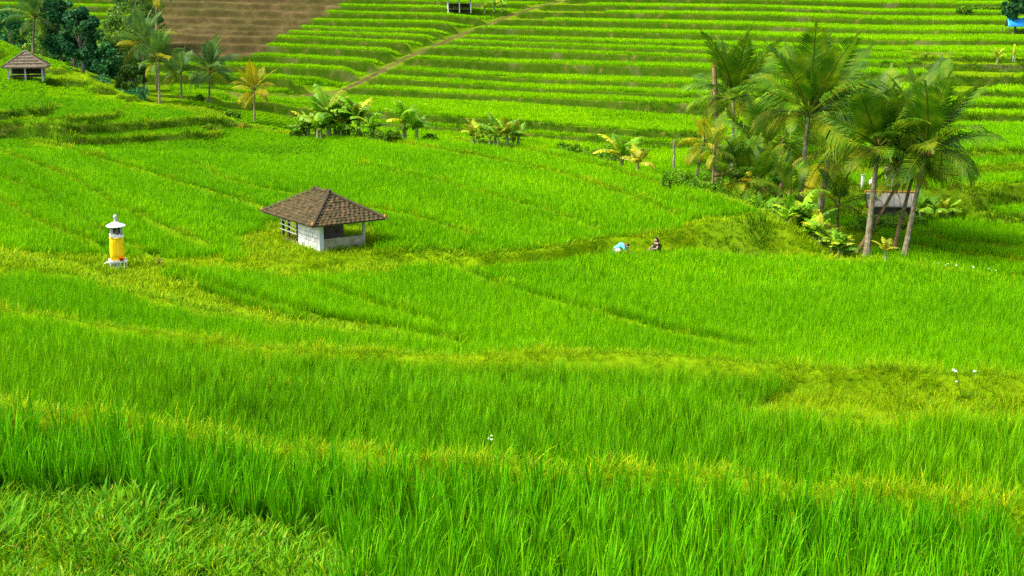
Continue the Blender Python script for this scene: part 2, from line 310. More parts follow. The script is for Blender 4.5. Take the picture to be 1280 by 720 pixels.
# far hillside
FAR = {
 'O': ([(0, 142), (340, 150), (450, 162), (560, 170), (640, 176), (800, 186), (900, 190), (1100, 186), (1280, 184)], (138, 121, 88)),
 'N': ([(0, 132), (340, 140), (450, 153), (560, 160), (640, 166), (800, 178), (900, 182), (1100, 181), (1280, 180)], (140, 122, 89.5)),
 'L': ([(0, 112), (340, 124), (450, 138), (560, 146), (640, 152), (800, 164), (900, 170), (1100, 172), (1280, 174)], (143, 124, 92)),
 'K': ([(0, 88), (340, 98), (400, 103), (420, 109), (500, 114), (640, 122), (840, 130), (1100, 141), (1280, 146)], (156, 141, 101)),
 'J': ([(0, 76), (340, 84), (430, 88), (445, 96), (500, 100), (640, 110), (840, 118), (1100, 128), (1280, 132)], (160, 146, 104.5)),
 'I': ([(0, 62), (340, 71), (440, 77), (465, 79), (480, 86), (640, 98), (840, 105), (1100, 113), (1280, 118)], (164, 151, 108.5)),
 'H': ([(0, 50), (340, 58), (450, 63), (485, 65), (500, 73), (640, 79), (840, 85), (960, 88), (1100, 94), (1280, 98)], (168, 157, 115)),
 'G': ([(0, 39), (340, 47), (450, 52), (515, 55), (530, 60), (640, 64), (960, 76), (1100, 80), (1280, 82)], (172, 162, 122)),
 'F': ([(0, 33), (340, 41), (450, 44), (530, 47), (545, 52), (640, 56), (960, 67), (1100, 72), (1280, 74)], (175, 165.5, 126)),
 'E2': ([(0, 26), (340, 34), (450, 38), (540, 40), (560, 46), (640, 49), (960, 59), (1100, 65), (1280, 66)], (178.5, 169.5, 131.5)),
 'D9': ([(0, 17), (340, 25), (450, 28), (550, 30), (580, 35), (640, 37), (960, 46), (1100, 51), (1280, 52)], (182.5, 174.5, 140)),
 'C9': ([(0, 6), (340, 14), (450, 18), (560, 20), (600, 24), (640, 25), (960, 33), (1100, 39), (1280, 40)], (187, 180, 151)),
 'B9': ([(0, -3), (340, 5), (450, 9), (540, 10), (600, 14), (640, 15), (960, 20), (1100, 25.5), (1280, 27)], (192, 185, 163)),
 'A9': ([(0, -12), (340, -4), (560, 3), (640, 5.5), (960, 10.5), (1100, 15.5), (1280, 17)], (198, 191, 175)),
 'Z9': ([(0, -22), (340, -14), (560, -7), (640, -4.5), (960, 1), (1100, 4.5), (1280, 6)], (204, 198, 185)),
 'Y9': ([(0, -32), (340, -24), (640, -14), (960, -9), (1280, -5)], (211, 205, 196)),
}
for k_, (pts_, (d0, d1, d2)) in FAR.items():
    line(k_, pts_, D=[(0, d0+1), (340, d0), (640, d1), (1200, d2), (1280, d2-1)], w=.35, bund=.05, bw=.3, amp=.25 if k_ not in 'ON' else .15, excl=(.45, .35), ris=1)
TOP = cur.copy()

def sm(t): t = np.clip(t, 0, 1); return t*t*(3-2*t)
def vnoise(x, y, s, seed=0):
    xs, ys = x/s, y/s; xi, yi = np.floor(xs).astype(np.int64), np.floor(ys).astype(np.int64); fx, fy = xs-xi, ys-yi
    fx, fy = fx*fx*(3-2*fx), fy*fy*(3-2*fy)
    def hsh(a, b): h_ = (a*374761393+b*668265263+seed*1274126177) & 0xffffffff; h_ = ((h_ ^ (h_ >> 13))*1274126177) & 0xffffffff; return ((h_ ^ (h_ >> 16)) & 0xffff)/65535.
    return (hsh(xi, yi)*(1-fx)+hsh(xi+1, yi)*fx)*(1-fy)+(hsh(xi, yi+1)*(1-fx)+hsh(xi+1, yi+1)*fx)*fy
def inpoly(px, py, poly):
    ins = np.zeros(px.shape, bool); n = len(poly)
    for i in range(n):
        (x1, y1), (x2, y2) = poly[i], poly[(i+1) % n]
        c_ = ((y1 > py) != (y2 > py)) & (px < (x2-x1)*(py-y1)/((y2-y1) or 1e-9)+x1); ins ^= c_
    return ins
def seg_dist(x, y, pts, vals=None):
    d = np.full(x.shape, 1e9); out = np.zeros(x.shape)
    for i, ((ax, ay), (bx, by)) in enumerate(zip(pts[:-1], pts[1:])):
        vx, vy = bx-ax, by-ay; t = np.clip(((x-ax)*vx+(y-ay)*vy)/(vx*vx+vy*vy), 0, 1); dn = np.hypot(x-ax-t*vx, y-ay-t*vy)
        if vals is not None: out = np.where(dn < d, vals[i]*(1-t)+vals[i+1]*t, out)
        d = np.minimum(d, dn)
    return d if vals is None else (d, out)
PATHS = []   # filled after a first look at the ground
def ground(x, y, masks=False):
    x, y = np.asarray(x, float), np.asarray(y, float); D = np.maximum(y, .5); u = x/D; shp = x.shape
    z = 4.6+.36*np.maximum(0, 11.2-D)
    z = z+.03*np.maximum(0, D-215)*np.clip(1, 0, 1)
    d0, d1 = np.interp(u, UG, LN['d']['D'])+.8, np.interp(u, UG, LN['E']['D']); rr = np.interp(u, UG, RAMP0)
    tt = np.clip((D-d0)/np.maximum(d1-d0, 1), 0, 1); z = z+rr*tt-rr*sm((D-d1)/3)
    if masks: weed = np.zeros(shp); ris = np.zeros(shp); norice = np.zeros(shp, bool)
    for L in LINES:
        Dk, dz, w_ = np.interp(u, UG, L['D']), np.interp(u, UG, L['dz']), np.interp(u, UG, L['w'])
        s = D-Dk; upstep = dz > 0
        t = np.where(upstep, (s+w_)/w_, s/w_); z = z+dz*sm(t)
        bn = np.interp(u, UG, L['bund']); off = np.where(upstep, .15, -.15)
        z = z+bn*np.exp(-((s-off)/L['bw'])**2)
        if masks:
            fd = np.interp(u, UG, L['fade']); e0, e1 = L['excl']
            on = fd > .5
            lo = np.where(upstep, -w_-e0*.6, -e0); hi = np.where(upstep, e1, w_+e1*.6)
            near = on & (s > lo) & (s < hi); norice |= near
            wd = np.exp(-((s-off)/(L['bw']*1.6))**2)*fd
            slope = (s > np.where(upstep, -w_-.3, -.1)) & (s < np.where(upstep, .1, w_)) & (np.abs(dz) > .1)
            weed = np.maximum(weed, np.maximum(wd, slope*(1.0)*on)*L['weed'])
            ris = np.maximum(ris, slope*on*upstep*(np.interp(u, UG, L['ris']) if hasattr(L['ris'], '__len__') else L['ris'])*np.clip(np.abs(dz)/.3, 0, 1))
    z = z+(vnoise(x, y, 1.7, 3)-.5)*.06+(vnoise(x, y, .45, 5)-.5)*.03
    if PATHS:
        d_, zp = seg_dist(x, y, [(p[0], p[1]) for p in PATHS], [p[2] for p in PATHS]); kk = 1-sm((d_-.5)/.9)
        z = z*(1-kk)+(zp-.12*np.exp(-(d_/.5)**2))*kk
    if not masks: return z
    return z, weed, ris, norice
def hit(px, py, dmin=9.0):
    u, tf = ray(px, py); D = np.arange(dmin, 235, .04); z = ground(u*D, D); zr = ZC-D*tf
    i = np.argmax(z >= zr); i = i if z[i] >= zr[i] else len(D)-1
    return Vector((float(u*D[i]), float(D[i]), float(z[i])))
def at_depth(px, py, D):
    u, tf = ray(px, py); return Vector((float(u*D), D, float(ZC-D*tf)))
def gz(x, y): return float(ground(np.array([x]), np.array([y]))[0])

PATH_PTS = [hit(*p) for p in ((700, 2), (668, 10), (640, 19), (612, 30), (578, 43), (548, 55), (520, 68), (500, 76), (478, 88), (455, 100), (430, 112), (390, 118), (350, 121), (300, 118), (260, 112))]
PATH_XY = [(p.x, p.y) for p in PATH_PTS]
PATHS += [(p.x, p.y, p.z) for p in PATH_PTS]
PLOUGHED = [(150, 82), (205, 74), (250, 74), (300, 72), (330, 66), (345, 47), (375, 36), (400, 22), (425, 8), (445, -30), (150, -30), (185, 30)]
WEED_POLYS = [   # grassy ground without rice, traced in the picture
    [(300, 300), (330, 286), (345, 278), (470, 284), (485, 302), (470, 318), (530, 330), (470, 336), (400, 344), (330, 342), (300, 338)],            # hut yard
    [(-200, 320), (100, 325), (265, 320), (310, 338), (470, 330), (530, 318), (600, 313), (612, 326), (560, 333), (520, 340), (470, 352), (380, 350), (300, 345), (220, 342), (150, 352), (-200, 352)],  # path by the shrine
    [(60, 352), (150, 340), (210, 345), (330, 392), (420, 412), (520, 428), (420, 432), (330, 418), (200, 392), (90, 362)],                              # yellow strip
    [(915, 530), (930, 508), (1060, 487), (1110, 482), (1400, 490), (1400, 548), (1280, 545), (1150, 540), (1050, 545)],                                    # weedy bank on the right
    [(-300, 612), (120, 622), (230, 648), (330, 668), (430, 692), (470, 800), (-300, 800)],                                                                # weeds at the bottom left
    [(840, 296), (870, 276), (930, 270), (985, 276), (1030, 300), (1000, 312), (840, 310)],                                                             # grassy mound
    [(1120, 60), (1180, 110), (1215, 125), (1280, 96), (1400, 60), (1400, 30), (1280, 70), (1230, 75)],                                                    # grassy ridge far right
    [(60, 84), (130, 96), (190, 118), (240, 132), (300, 140), (280, 150), (200, 134), (150, 126), (122, 122), (110, 106), (64, 106)],                      # yellow crest of the spur
    [(600, 20), (640, 16), (690, 0), (720, 0), (760, 16), (640, 30)],
]
def cover(x, y):
    z, weed, ris, norice = ground(x, y, True)
    px, py = project(x, y, z); soil = np.zeros(x.shape)
    jx, jy = (vnoise(x, y, 1.1, 21)-.5), (vnoise(x, y, 1.1, 22)-.5)
    k = 1.0*np.clip(F/np.maximum(y, 5)*.9, 4, 90)
    qx, qy = px+jx*k, py+jy*k*.25
    for i, pl in enumerate(WEED_POLYS):
        m_ = inpoly(qx, qy, pl)
        if i == 7: m_ &= (y < 150)
        weed = np.where(m_, np.maximum(weed, .9), weed); norice |= m_
    m_ = inpoly(qx, qy, PLOUGHED) & (y > 140)
    soil = np.where(m_, .80+.2*vnoise(x, y, 4, 78), soil); norice |= m_; ris = np.where(m_, ris*.55*vnoise(x, y, 7, 79), ris); weed = np.where(m_, weed*.6*vnoise(x, y, 6, 80), weed)
    d = seg_dist(x, y, PATH_XY); pm = np.clip(2.0-d/.36, 0, 1)*(y > 120)*(.85+.15*vnoise(x, y, 2.5, 77))
    soil = np.maximum(soil, pm); norice |= d < 1.5
    weed = np.maximum(weed, np.clip(1.6-d/.9, 0, 1)*(y > 120))
    e = np.interp(x/np.maximum(y, .5), UG, LN['E']['D'])
    pxg = 640+F*x/np.maximum(y, .5)/1.0
    norice |= (y > 228)
    # land behind the spur under the trees
    back = (px < 215) & (y > e) & (y < 175); norice |= back; weed = np.where(back, np.maximum(weed, .6), weed)
    # foot of the palm grove
    gr = inpoly(qx, qy, [(835, 222), (880, 205), (1060, 208), (1085, 262), (1100, 300), (1085, 328), (1040, 322), (985, 300), (900, 262)]) & (y > e-.5) & (y < 72)
    norice |= gr; weed = np.where(gr, np.maximum(weed, .8), weed)
    return z, weed, ris, soil, norice, px, py

us = np.concatenate([np.arange(-.84, -.42, .012), np.arange(-.42, .42, .0026), np.arange(.42, .841, .012)])
rows = []
dO = np.interp(us, UG, LN['O']['D'])-2.0
for d in np.concatenate([np.arange(1, 9, .5), np.arange(9, 62, .11)]): rows.append(np.full_like(us, d)*np.minimum(1, 1))
b1, b2 = np.minimum(76, 62+(dO-62)*.3), np.minimum(100, dO-.5)
for a_, b_, n_ in ((62+0*dO, b1, 90), (b1, b2, 280), (b2, dO, 100)):
    for t in np.linspace(0, 1, n_)[1:]: rows.append(a_*(1-t)+b_*t)
fk = list(FAR)
for a_, b_ in zip(fk, fk[1:]+[None]):
    Da = np.interp(us, UG, LN[a_]['D']); Db = np.interp(us, UG, LN[b_]['D']) if b_ else Da+8
    for o_ in (-.7, -.5, -.36, -.27, -.18, -.09, 0, .12, .28): rows.append(Da+o_)
    for t in np.linspace(0, 1, 10)[1:-1]: rows.append((Da+.28)*(1-t)+(Db-.7)*t)
for t in 1.05**np.arange(1, 9): rows.append((Da+8)*t)
DD = np.array(rows); UU = np.broadcast_to(us, DD.shape).copy(); X, Y = UU*DD, DD
zz, wd_, rs_, so_, nr_, _, _ = cover(X.ravel(), Y.ravel())
# ploughed furrows
fz = so_*(Y.ravel() > 140)*.10*np.sin(Y.ravel()*4.1+X.ravel()*.7+4*vnoise(X.ravel(), Y.ravel(), 6, 9))
zz = zz+fz
nr, nc = UU.shape
co = np.stack([X.ravel(), Y.ravel(), zz], 1).astype(np.float32)
ii = (np.arange(nr-1)[:, None]*nc+np.arange(nc-1)[None, :]).ravel()
quads = np.stack([ii, ii+1, ii+nc+1, ii+nc], 1).astype(np.int32)
me = bpy.data.meshes.new('terrain'); me.vertices.add(len(co)); me.vertices.foreach_set('co', co.ravel())
me.loops.add(quads.size); me.loops.foreach_set('vertex_index', quads.ravel()); me.polygons.add(len(quads))
me.polygons.foreach_set('loop_start', np.arange(0, quads.size, 4, dtype=np.int32)); me.polygons.foreach_set('use_smooth', np.ones(len(quads), bool))
ca = me.attributes.new('cover', 'FLOAT_COLOR', 'POINT'); ca.data.foreach_set('color', np.stack([wd_, rs_*.9, so_, np.ones_like(so_)], 1).astype(np.float32).ravel())
me.materials.append(mat('terrain')); me.update(calc_edges=True); me.validate()
tag(link('terrain', me), 'terraced valley floor and hillside of green paddy banks', 'ground', kind='structure')

# ------------------------------------------------------------------ grass-like crops: point clouds of tufts
def tuft(nb, radius, length, width, lean, droop, seed, segs=3, jitter=.35):
    r_ = random.Random(seed); m = MB()
    for _ in range(nb):
        a = r_.uniform(0, 6.283); rr = radius*math.sqrt(r_.random()); bx, by = rr*math.cos(a), rr*math.sin(a)
        az = a+r_.uniform(-1.2, 1.2); L = length*r_.uniform(1-jitter, 1+jitter*.5); th = r_.uniform(.2, 1)*lean; dr = droop*r_.uniform(.3, 1.3); bvv = r_.random()
        if r_.random() < .07: dr += r_.uniform(.8, 2.2)
        wv = Vector((-math.sin(az), math.cos(az), 0)); tw = r_.uniform(-.9, .9)
        wv = (wv*math.cos(tw)+Vector((math.cos(az), math.sin(az), 0))*math.sin(tw)); p = Vector((bx, by, -.03)); vv, hh = [], []
        for k in range(segs+1):
            t = k/segs; wd = width*r_.uniform(.8, 1.15)*(.55+.9*t-1.35*t*t) if k < segs else 0
            if k < segs: vv += [p-wv*wd*.5, p+wv*wd*.5]; hh += [t, t]
            else: vv.append(p); hh.append(1)
            an = th+dr*t*t; st = L/segs
            p = p+Vector((math.cos(az)*math.sin(an), math.sin(az)*math.sin(an), math.cos(an)))*st
        ff = [(2*k, 2*k+1, 2*k+3, 2*k+2) for k in range(segs-1)]+[(2*segs-2, 2*segs-1, 2*segs)]
        m.add(vv, ff, hh); m.bv += [bvv]*len(vv)
    return m
def protos(name, material, n, *a, **k):
    col = bpy.data.collections.new(name)
    for i in range(n):
        o = bpy.data.objects.new(f'{name}_{i}', tuft(*a, seed=100*n+i*7+len(name), **k).mesh(name, material)); col.objects.link(o)
    return col
def scatter(name, pts, rotz, scl, tint, col, nvar, label, cat, tilt=.12):
    n = len(pts); me = bpy.data.meshes.new(name); me.vertices.add(n); me.vertices.foreach_set('co', np.asarray(pts, np.float32).ravel())
    rot = np.stack([rng.normal(0, tilt, n), rng.normal(0, tilt, n), rotz], 1).astype(np.float32)
    a = me.attributes.new('rot', 'FLOAT_VECTOR', 'POINT'); a.data.foreach_set('vector', rot.ravel())
    a = me.attributes.new('scl', 'FLOAT', 'POINT'); a.data.foreach_set('value', np.asarray(scl, np.float32))
    a = me.attributes.new('tint', 'FLOAT', 'POINT'); a.data.foreach_set('value', np.asarray(tint, np.float32))
    a = me.attributes.new('vi', 'INT', 'POINT'); a.data.foreach_set('value', rng.integers(0, nvar, n).astype(np.int32))
    g = bpy.data.node_groups.new(name, 'GeometryNodeTree')
    g.interface.new_socket('Geometry', in_out='INPUT', socket_type='NodeSocketGeometry'); g.interface.new_socket('Geometry', in_out='OUTPUT', socket_type='NodeSocketGeometry')
    N = g.nodes.new; gi, go = N('NodeGroupInput'), N('NodeGroupOutput'); ip = N('GeometryNodeInstanceOnPoints'); ci = N('GeometryNodeCollectionInfo')
    ci.inputs['Collection'].default_value = col; ci.inputs['Separate Children'].default_value = True; ci.inputs['Reset Children'].default_value = True
    def na(nm, ty): x = N('GeometryNodeInputNamedAttribute'); x.data_type = ty; x.inputs[0].default_value = nm; return x.outputs[0]
    l = g.links.new; l(gi.outputs[0], ip.inputs['Points']); l(ci.outputs[0], ip.inputs['Instance']); ip.inputs['Pick Instance'].default_value = True
    l(na('vi', 'INT'), ip.inputs['Instance Index']); l(na('rot', 'FLOAT_VECTOR'), ip.inputs['Rotation']); l(na('scl', 'FLOAT'), ip.inputs['Scale']); l(ip.outputs[0], go.inputs[0])
    o = link(name, me); md = o.modifiers.new('tufts', 'NODES'); md.node_group = g
    return tag(o, label, cat, kind='stuff')
def lattice(d0, d1, sp, umax=.47, jit=.28, ang=.0):
    xm = umax*d1; gx, gy = np.meshgrid(np.arange(-xm, xm, sp), np.arange(d0, d1, sp)); gx, gy = gx.ravel(), gy.ravel()
    gx = gx+rng.uniform(-jit, jit, gx.size)*sp; gy = gy+rng.uniform(-jit, jit, gy.size)*sp
    k = (np.abs(gx) < umax*gy) & (gy >= d0) & (gy < d1); return gx[k], gy[k]
def crop(name, d0, d1, sp, col, nv, label, hs=1.0, hv=.12, sel=None, cat='rice', fall=False, even=1.0):
    x, y = lattice(d0, d1, sp); z, weed, ris, soil, nor, px, py = cover(x, y)
    k = ~nor
    if sel is not None: k &= sel(x, y, px, py, z)
    x, y, z = x[k], y[k], z[k]; n = len(x)
    big = vnoise(x, y, 3.5, 31)*.6+vnoise(x, y, 1.1, 33)*.4
    s = hs*(1+(big-.52)*.5*even)*(1+rng.normal(0, hv*even, n))
    s = s*np.where((px[k] < 410) & (y > 79) & (y < 145), .5, 1.0)
    if fall: s = s*np.interp(y, [15, 20, 30], [.92, .78, .68])      # each lower terrace was planted later
    acr, alo = (x*.86+y*.51), (y*.86-x*.51)                             # planting rows follow the field's long curve
    band = vnoise(acr, alo*.06, 1.6, 71)*.6+vnoise(acr, alo*.05, .55, 73)*.4
    tint = np.clip(.5+(vnoise(x, y, 5, 41)-.5)*.5+(band-.5)*(.75 if d0 > 30 else .3)+rng.normal(0, .15, n), 0, 1)
    return scatter(name, np.stack([x, y, z], 1), rng.uniform(0, 6.283, n), np.clip(s, .4, 1.6), tint, col, nv, label, cat)
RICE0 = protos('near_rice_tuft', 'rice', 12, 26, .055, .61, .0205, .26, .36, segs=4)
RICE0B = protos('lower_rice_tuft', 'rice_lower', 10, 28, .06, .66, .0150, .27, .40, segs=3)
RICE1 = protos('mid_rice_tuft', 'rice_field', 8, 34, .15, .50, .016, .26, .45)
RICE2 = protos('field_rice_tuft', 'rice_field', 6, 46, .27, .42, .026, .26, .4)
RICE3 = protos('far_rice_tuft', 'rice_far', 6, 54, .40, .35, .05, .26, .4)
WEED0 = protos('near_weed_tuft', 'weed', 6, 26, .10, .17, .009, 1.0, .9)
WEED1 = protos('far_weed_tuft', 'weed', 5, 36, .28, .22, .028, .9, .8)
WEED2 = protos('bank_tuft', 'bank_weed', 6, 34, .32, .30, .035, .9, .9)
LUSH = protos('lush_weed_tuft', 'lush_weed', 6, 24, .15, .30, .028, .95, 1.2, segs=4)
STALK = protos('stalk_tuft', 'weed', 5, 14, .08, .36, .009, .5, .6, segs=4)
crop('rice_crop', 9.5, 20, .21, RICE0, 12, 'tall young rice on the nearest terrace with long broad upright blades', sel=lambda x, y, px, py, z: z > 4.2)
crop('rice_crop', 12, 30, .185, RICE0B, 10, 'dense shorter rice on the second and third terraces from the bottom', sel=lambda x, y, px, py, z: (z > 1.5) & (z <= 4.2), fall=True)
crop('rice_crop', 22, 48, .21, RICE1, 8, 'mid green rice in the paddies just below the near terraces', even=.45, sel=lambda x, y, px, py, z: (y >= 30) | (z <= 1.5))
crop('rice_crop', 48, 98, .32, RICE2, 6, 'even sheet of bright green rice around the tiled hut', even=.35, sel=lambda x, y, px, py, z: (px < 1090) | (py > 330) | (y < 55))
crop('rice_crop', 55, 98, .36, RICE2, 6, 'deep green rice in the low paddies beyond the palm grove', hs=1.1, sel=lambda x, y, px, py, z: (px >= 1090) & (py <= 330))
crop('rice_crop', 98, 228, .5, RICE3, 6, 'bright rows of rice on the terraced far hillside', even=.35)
LUSHP = [(-400, 585), (120, 592), (250, 622), (350, 645), (470, 680), (520, 820), (-400, 820)]
def weeds(name, d0, d1, sp, col, nv, label, sel, hs=1.0, cat='grass', thr=.35, tsh=.0):
    x, y = lattice(d0, d1, sp, jit=.5); z, weed, ris, soil, nor, px, py = cover(x, y)
    k = (weed > thr) & (soil < .5) & (rng.random(len(x)) < np.clip(weed*1.2, 0, 1)*(.45+.9*vnoise(x, y, .9, 51)))
    k &= sel(x, y, px, py, ris); x, y, z = x[k], y[k], z[k]; n = len(x)
    s = hs*(.6+.8*vnoise(x, y, .8, 61))*(1+rng.normal(0, .2, n))
    scatter(name, np.stack([x, y, z], 1), rng.uniform(0, 6.283, n), np.clip(s, .3, 2), np.clip(.5+tsh+rng.normal(0, .22, n), 0, 1), col, nv, label, cat, .2)
weeds('bund_grass', 9.5, 32, .12, WEED0, 6, 'short yellow green grass on the near terrace banks', lambda x, y, px, py, r_: ~inpoly(px, py, LUSHP), hs=1.25)
weeds('bund_grass', 32, 100, .27, WEED1, 5, 'low yellow green grass on the footpath and paddy bunds', lambda x, y, px, py, r_: r_ < .4)
weeds('bank_grass', 40, 130, .3, WEED2, 6, 'rough olive grass on the spur risers and the mound bank', lambda x, y, px, py, r_: r_ >= .4)
weeds('bund_grass', 100, 215, .6, WEED1, 5, 'thin bright grass along the far terrace edges', lambda x, y, px, py, r_: (r_ < .3) & (rng.random(len(x)) < .6), hs=.7)
weeds('bank_grass', 130, 215, .75, WEED2, 6, 'sparse dull grass hanging on the far terrace risers', lambda x, y, px, py, r_: (r_ >= .4) & (rng.random(len(x)) < .3), hs=.7)
weeds('stalky_weeds', 9.5, 34, .2, STALK, 5, 'loose yellow stalks standing on the near terrace banks', lambda x, y, px, py, r_: ~inpoly(px, py, LUSHP) & (rng.random(len(x)) < np.where(px > 880, .8, .22)), hs=.95, tsh=.1)
weeds('lush_weeds', 9.5, 20, .16, LUSH, 6, 'lush broad bladed weeds spilling over the nearest bank', lambda x, y, px, py, r_: inpoly(px, py, LUSHP), hs=.95)
weeds('lush_weeds', 9.5, 20, .16, WEED0, 6, 'fine light grass between the broad weeds on the nearest bank', lambda x, y, px, py, r_: inpoly(px, py, LUSHP), hs=1.3)

#OBJECTS
# ------------------------------------------------------------------ tiled field hut
def hut():
    rz = R(35); c0 = hit(400, 315); base = c0.z-.02
    t = empty('field_hut', (c0.x, c0.y, base), rz, 'small open field hut with hipped brown tile roof and white block wall', 'hut')
    W, LG, OH = 1.95, 3.15, .56; EZ, RZ_ = 1.16, 2.02
    # floor slab and low wall
    MB().box((W/2, LG/2, .03), (W, LG, .1)).build('floor_slab', 'mossy_render', t)
    MB().box((.08+(W-.16)/2, .07, .26), (W-.16, .12, .40), jit=.008).build('low_wall', 'mossy_render', t)
    # block wall on the left face: mortar core, blocks proud of it
    wl = 1.83; core = MB().box((.07, wl/2, .50), (.10, wl-.03, 1.0)).build('block_wall', 'mortar', t)
    bl, bh = .355, .165; bm = MB().box((0, 0, 0), (.15, bl-.022, bh-.02), jit=.003).mesh('block', 'concrete_block')
    half = MB().box((0, 0, 0), (.15, bl/2-.022, bh-.02), jit=.003).mesh('block', 'concrete_block')
    for r_ in range(6):
        off = (r_ % 2)*bl/2; y = 0
        if off: link('block', half, core, (.065+rnd.uniform(-.006, .006), bl/4, .09+r_*bh)); y = bl/2
        while y+bl <= wl+.01:
            link('block', bm, core, (.065+rnd.uniform(-.008, .008), y+bl/2, .09+r_*bh), (0, 0, rnd.uniform(-.012, .012))); y += bl
        if wl-y > .12: link('block', half, core, (.065, y+bl/4, .09+r_*bh))
    MB().box((.07, .05, .53), (.17, .17, 1.06), jit=.006).build('corner_pillar', 'concrete_block', t)
    MB().box((.16+.72, 1.25, .48), (1.44, .10, .92), jit=.01).build('partition_wall', 'brown_wall', t)
    MB().box((W-.28, 1.9, .46), (.10, 1.2, .88), jit=.01).build('partition_wall', 'brown_wall', t)
    # posts and wall plates
    for x, y, m_ in ((W-.04, .06, 'pale_wood'), (.05, wl+.08, 'dark_wood'), (.05, LG-.5, 'dark_wood'), (.05, LG, 'dark_wood'), (W-.04, LG, 'dark_wood'), (W-.04, wl, 'dark_wood')):
        MB().box((x, y, EZ/2+.03), (.085, .085, EZ+.1), jit=.008).build('post', m_, t)
    for a, b in (((0, 0), (W, 0)), ((W, 0), (W, LG)), ((W, LG), (0, LG)), ((0, LG), (0, 0))):
        dx, dy = b[0]-a[0], b[1]-a[1]; MB().box(((a[0]+b[0])/2, (a[1]+b[1])/2, EZ+.10), (math.hypot(dx, dy)+(.1 if dx else -.12), .08, .1), math.atan2(dy, dx)).build('wall_plate', 'dark_wood', t)
    # pen rails
    for z, dz in ((.42, .05), (.62, .0), (.80, -.02), (.98, -.05)):
        MB().tube([(-.02, wl+.02, z-.06+dz), (-.03, (wl+LG)/2, z+rnd.uniform(-.02, .02)), (-.02, LG+.1, z+.02)], .024, 6).build('rail', 'white_paint', t)
    MB().tube([(.6, LG-.1, .62), (1.5, LG-.05, .66)], .025, 6).build('rail', 'pale_wood', t)
    # hipped roof
    x0, x1, y0, y1 = -OH, W+OH, -OH, LG+OH; cx = (x0+x1)/2; ry0, ry1 = y0+(x1-x0)/2+.05, y1-(x1-x0)/2-.05
    ez = EZ-.06; A, B, Cc, Dd = Vector((x0, y0, ez)), Vector((x1, y0, ez)), Vector((x1, y1, ez)), Vector((x0, y1, ez)); P, Q = Vector((cx, ry0, RZ_)), Vector((cx, ry1, RZ_))
    deck = MB(); deck.add([A, B, Cc, Dd, P, Q]+[v-Vector((0, 0, .035)) for v in (A, B, Cc, Dd, P, Q)], [(0, 1, 4), (1, 2, 5, 4), (2, 3, 5), (3, 0, 4, 5), (7, 6, 10), (8, 7, 10, 11), (9, 8, 11), (6, 9, 11, 10), (0, 6, 7, 1), (1, 7, 8, 2), (2, 8, 9, 3), (3, 9, 6, 0)])
    roof = deck.build('roof', 'dark_wood', t)
    def slope(pa, pb, qa, qb):                 # eave pa-pb, top qa-qb: curved tiles in courses, joined into one sheet per slope
        m = MB(); e = (pb-pa).normalized(); upv = ((qa+qb)/2-(pa+pb)/2); upv = upv-e*upv.dot(e); SL = upv.length; upn = upv.normalized(); nn = e.cross(upn).normalized()
        nn = nn if nn.z > 0 else -nn; cs, tw = .155, .19; nrow = int(SL/cs)+1; Le = (pb-pa).length
        for r_ in range(nrow):
            f = min(1, (r_+.35)*cs/SL); lo = ((qa-pa).dot(e))*f; hi = Le+((qb-pb).dot(e))*f; n = max(1, int((hi-lo)/tw)); st = (hi-lo)/n if n else 0
            for k in range(n):
                if rnd.random() < .004: continue
                u0 = lo+k*st; ln = min(cs*1.28, SL-r_*cs+.02); j = Vector((rnd.uniform(-.008, .008), rnd.uniform(-.008, .008), rnd.uniform(-.004, .008))); vv = []
                for q, lift in ((0, .034), (1, .012)):
                    for s_, hgt in ((0, 0), (.25, .022), (.5, .03), (.75, .022), (1, 0)):
                        vv.append(pa+e*(u0+s_*st)+upn*(r_*cs-.03+q*ln)+nn*(lift+hgt)+j)
                for s_ in range(5): vv.append(vv[s_]-nn*.022)
                m.add(vv, [(i, i+1, i+6, i+5) for i in range(4)]+[(10+i, 11+i, i+1, i) for i in range(4)])
        o = m.build('roof_tiles', 'roof_tile', roof); o['kind'] = 'stuff'
    slope(A, B, P, P); slope(B, Cc, P, Q); slope(Cc, Dd, Q, Q); slope(Dd, A, Q, P)
    cap = MB(); vv = []
    for x in (-.13, .13):
        for k in range(7): a = math.pi*k/6; vv.append((x, .075*math.cos(a), .06*math.sin(a)))
    cap.add(vv, [(k, k+1, k+8, k+7) for k in range(6)]+[tuple(range(7)), tuple(range(13, 6, -1))]); cm = cap.mesh('ridge_cap', 'ridge_tile')
    for a, b in ((A, P), (B, P), (Cc, Q), (Dd, Q), (P, Q)):
        d = b-a; n = max(2, int(d.length/.22)); q = d.to_track_quat('X', 'Z')
        for k in range(n+1):
            o = link('ridge_cap', cm, roof, a+d*((k+.1)/n if k < n else 1)+Vector((0, 0, .055+rnd.uniform(-.005, .008))), q.to_euler())
    for v in (A, B, Dd):
        MB().lathe([(.03, -.04), (.075, 0), (.06, .07), (.012, .13)], 8, v+Vector((0, 0, .06))).build('corner_finial', 'orange_tile', roof, smooth=True)
hut()

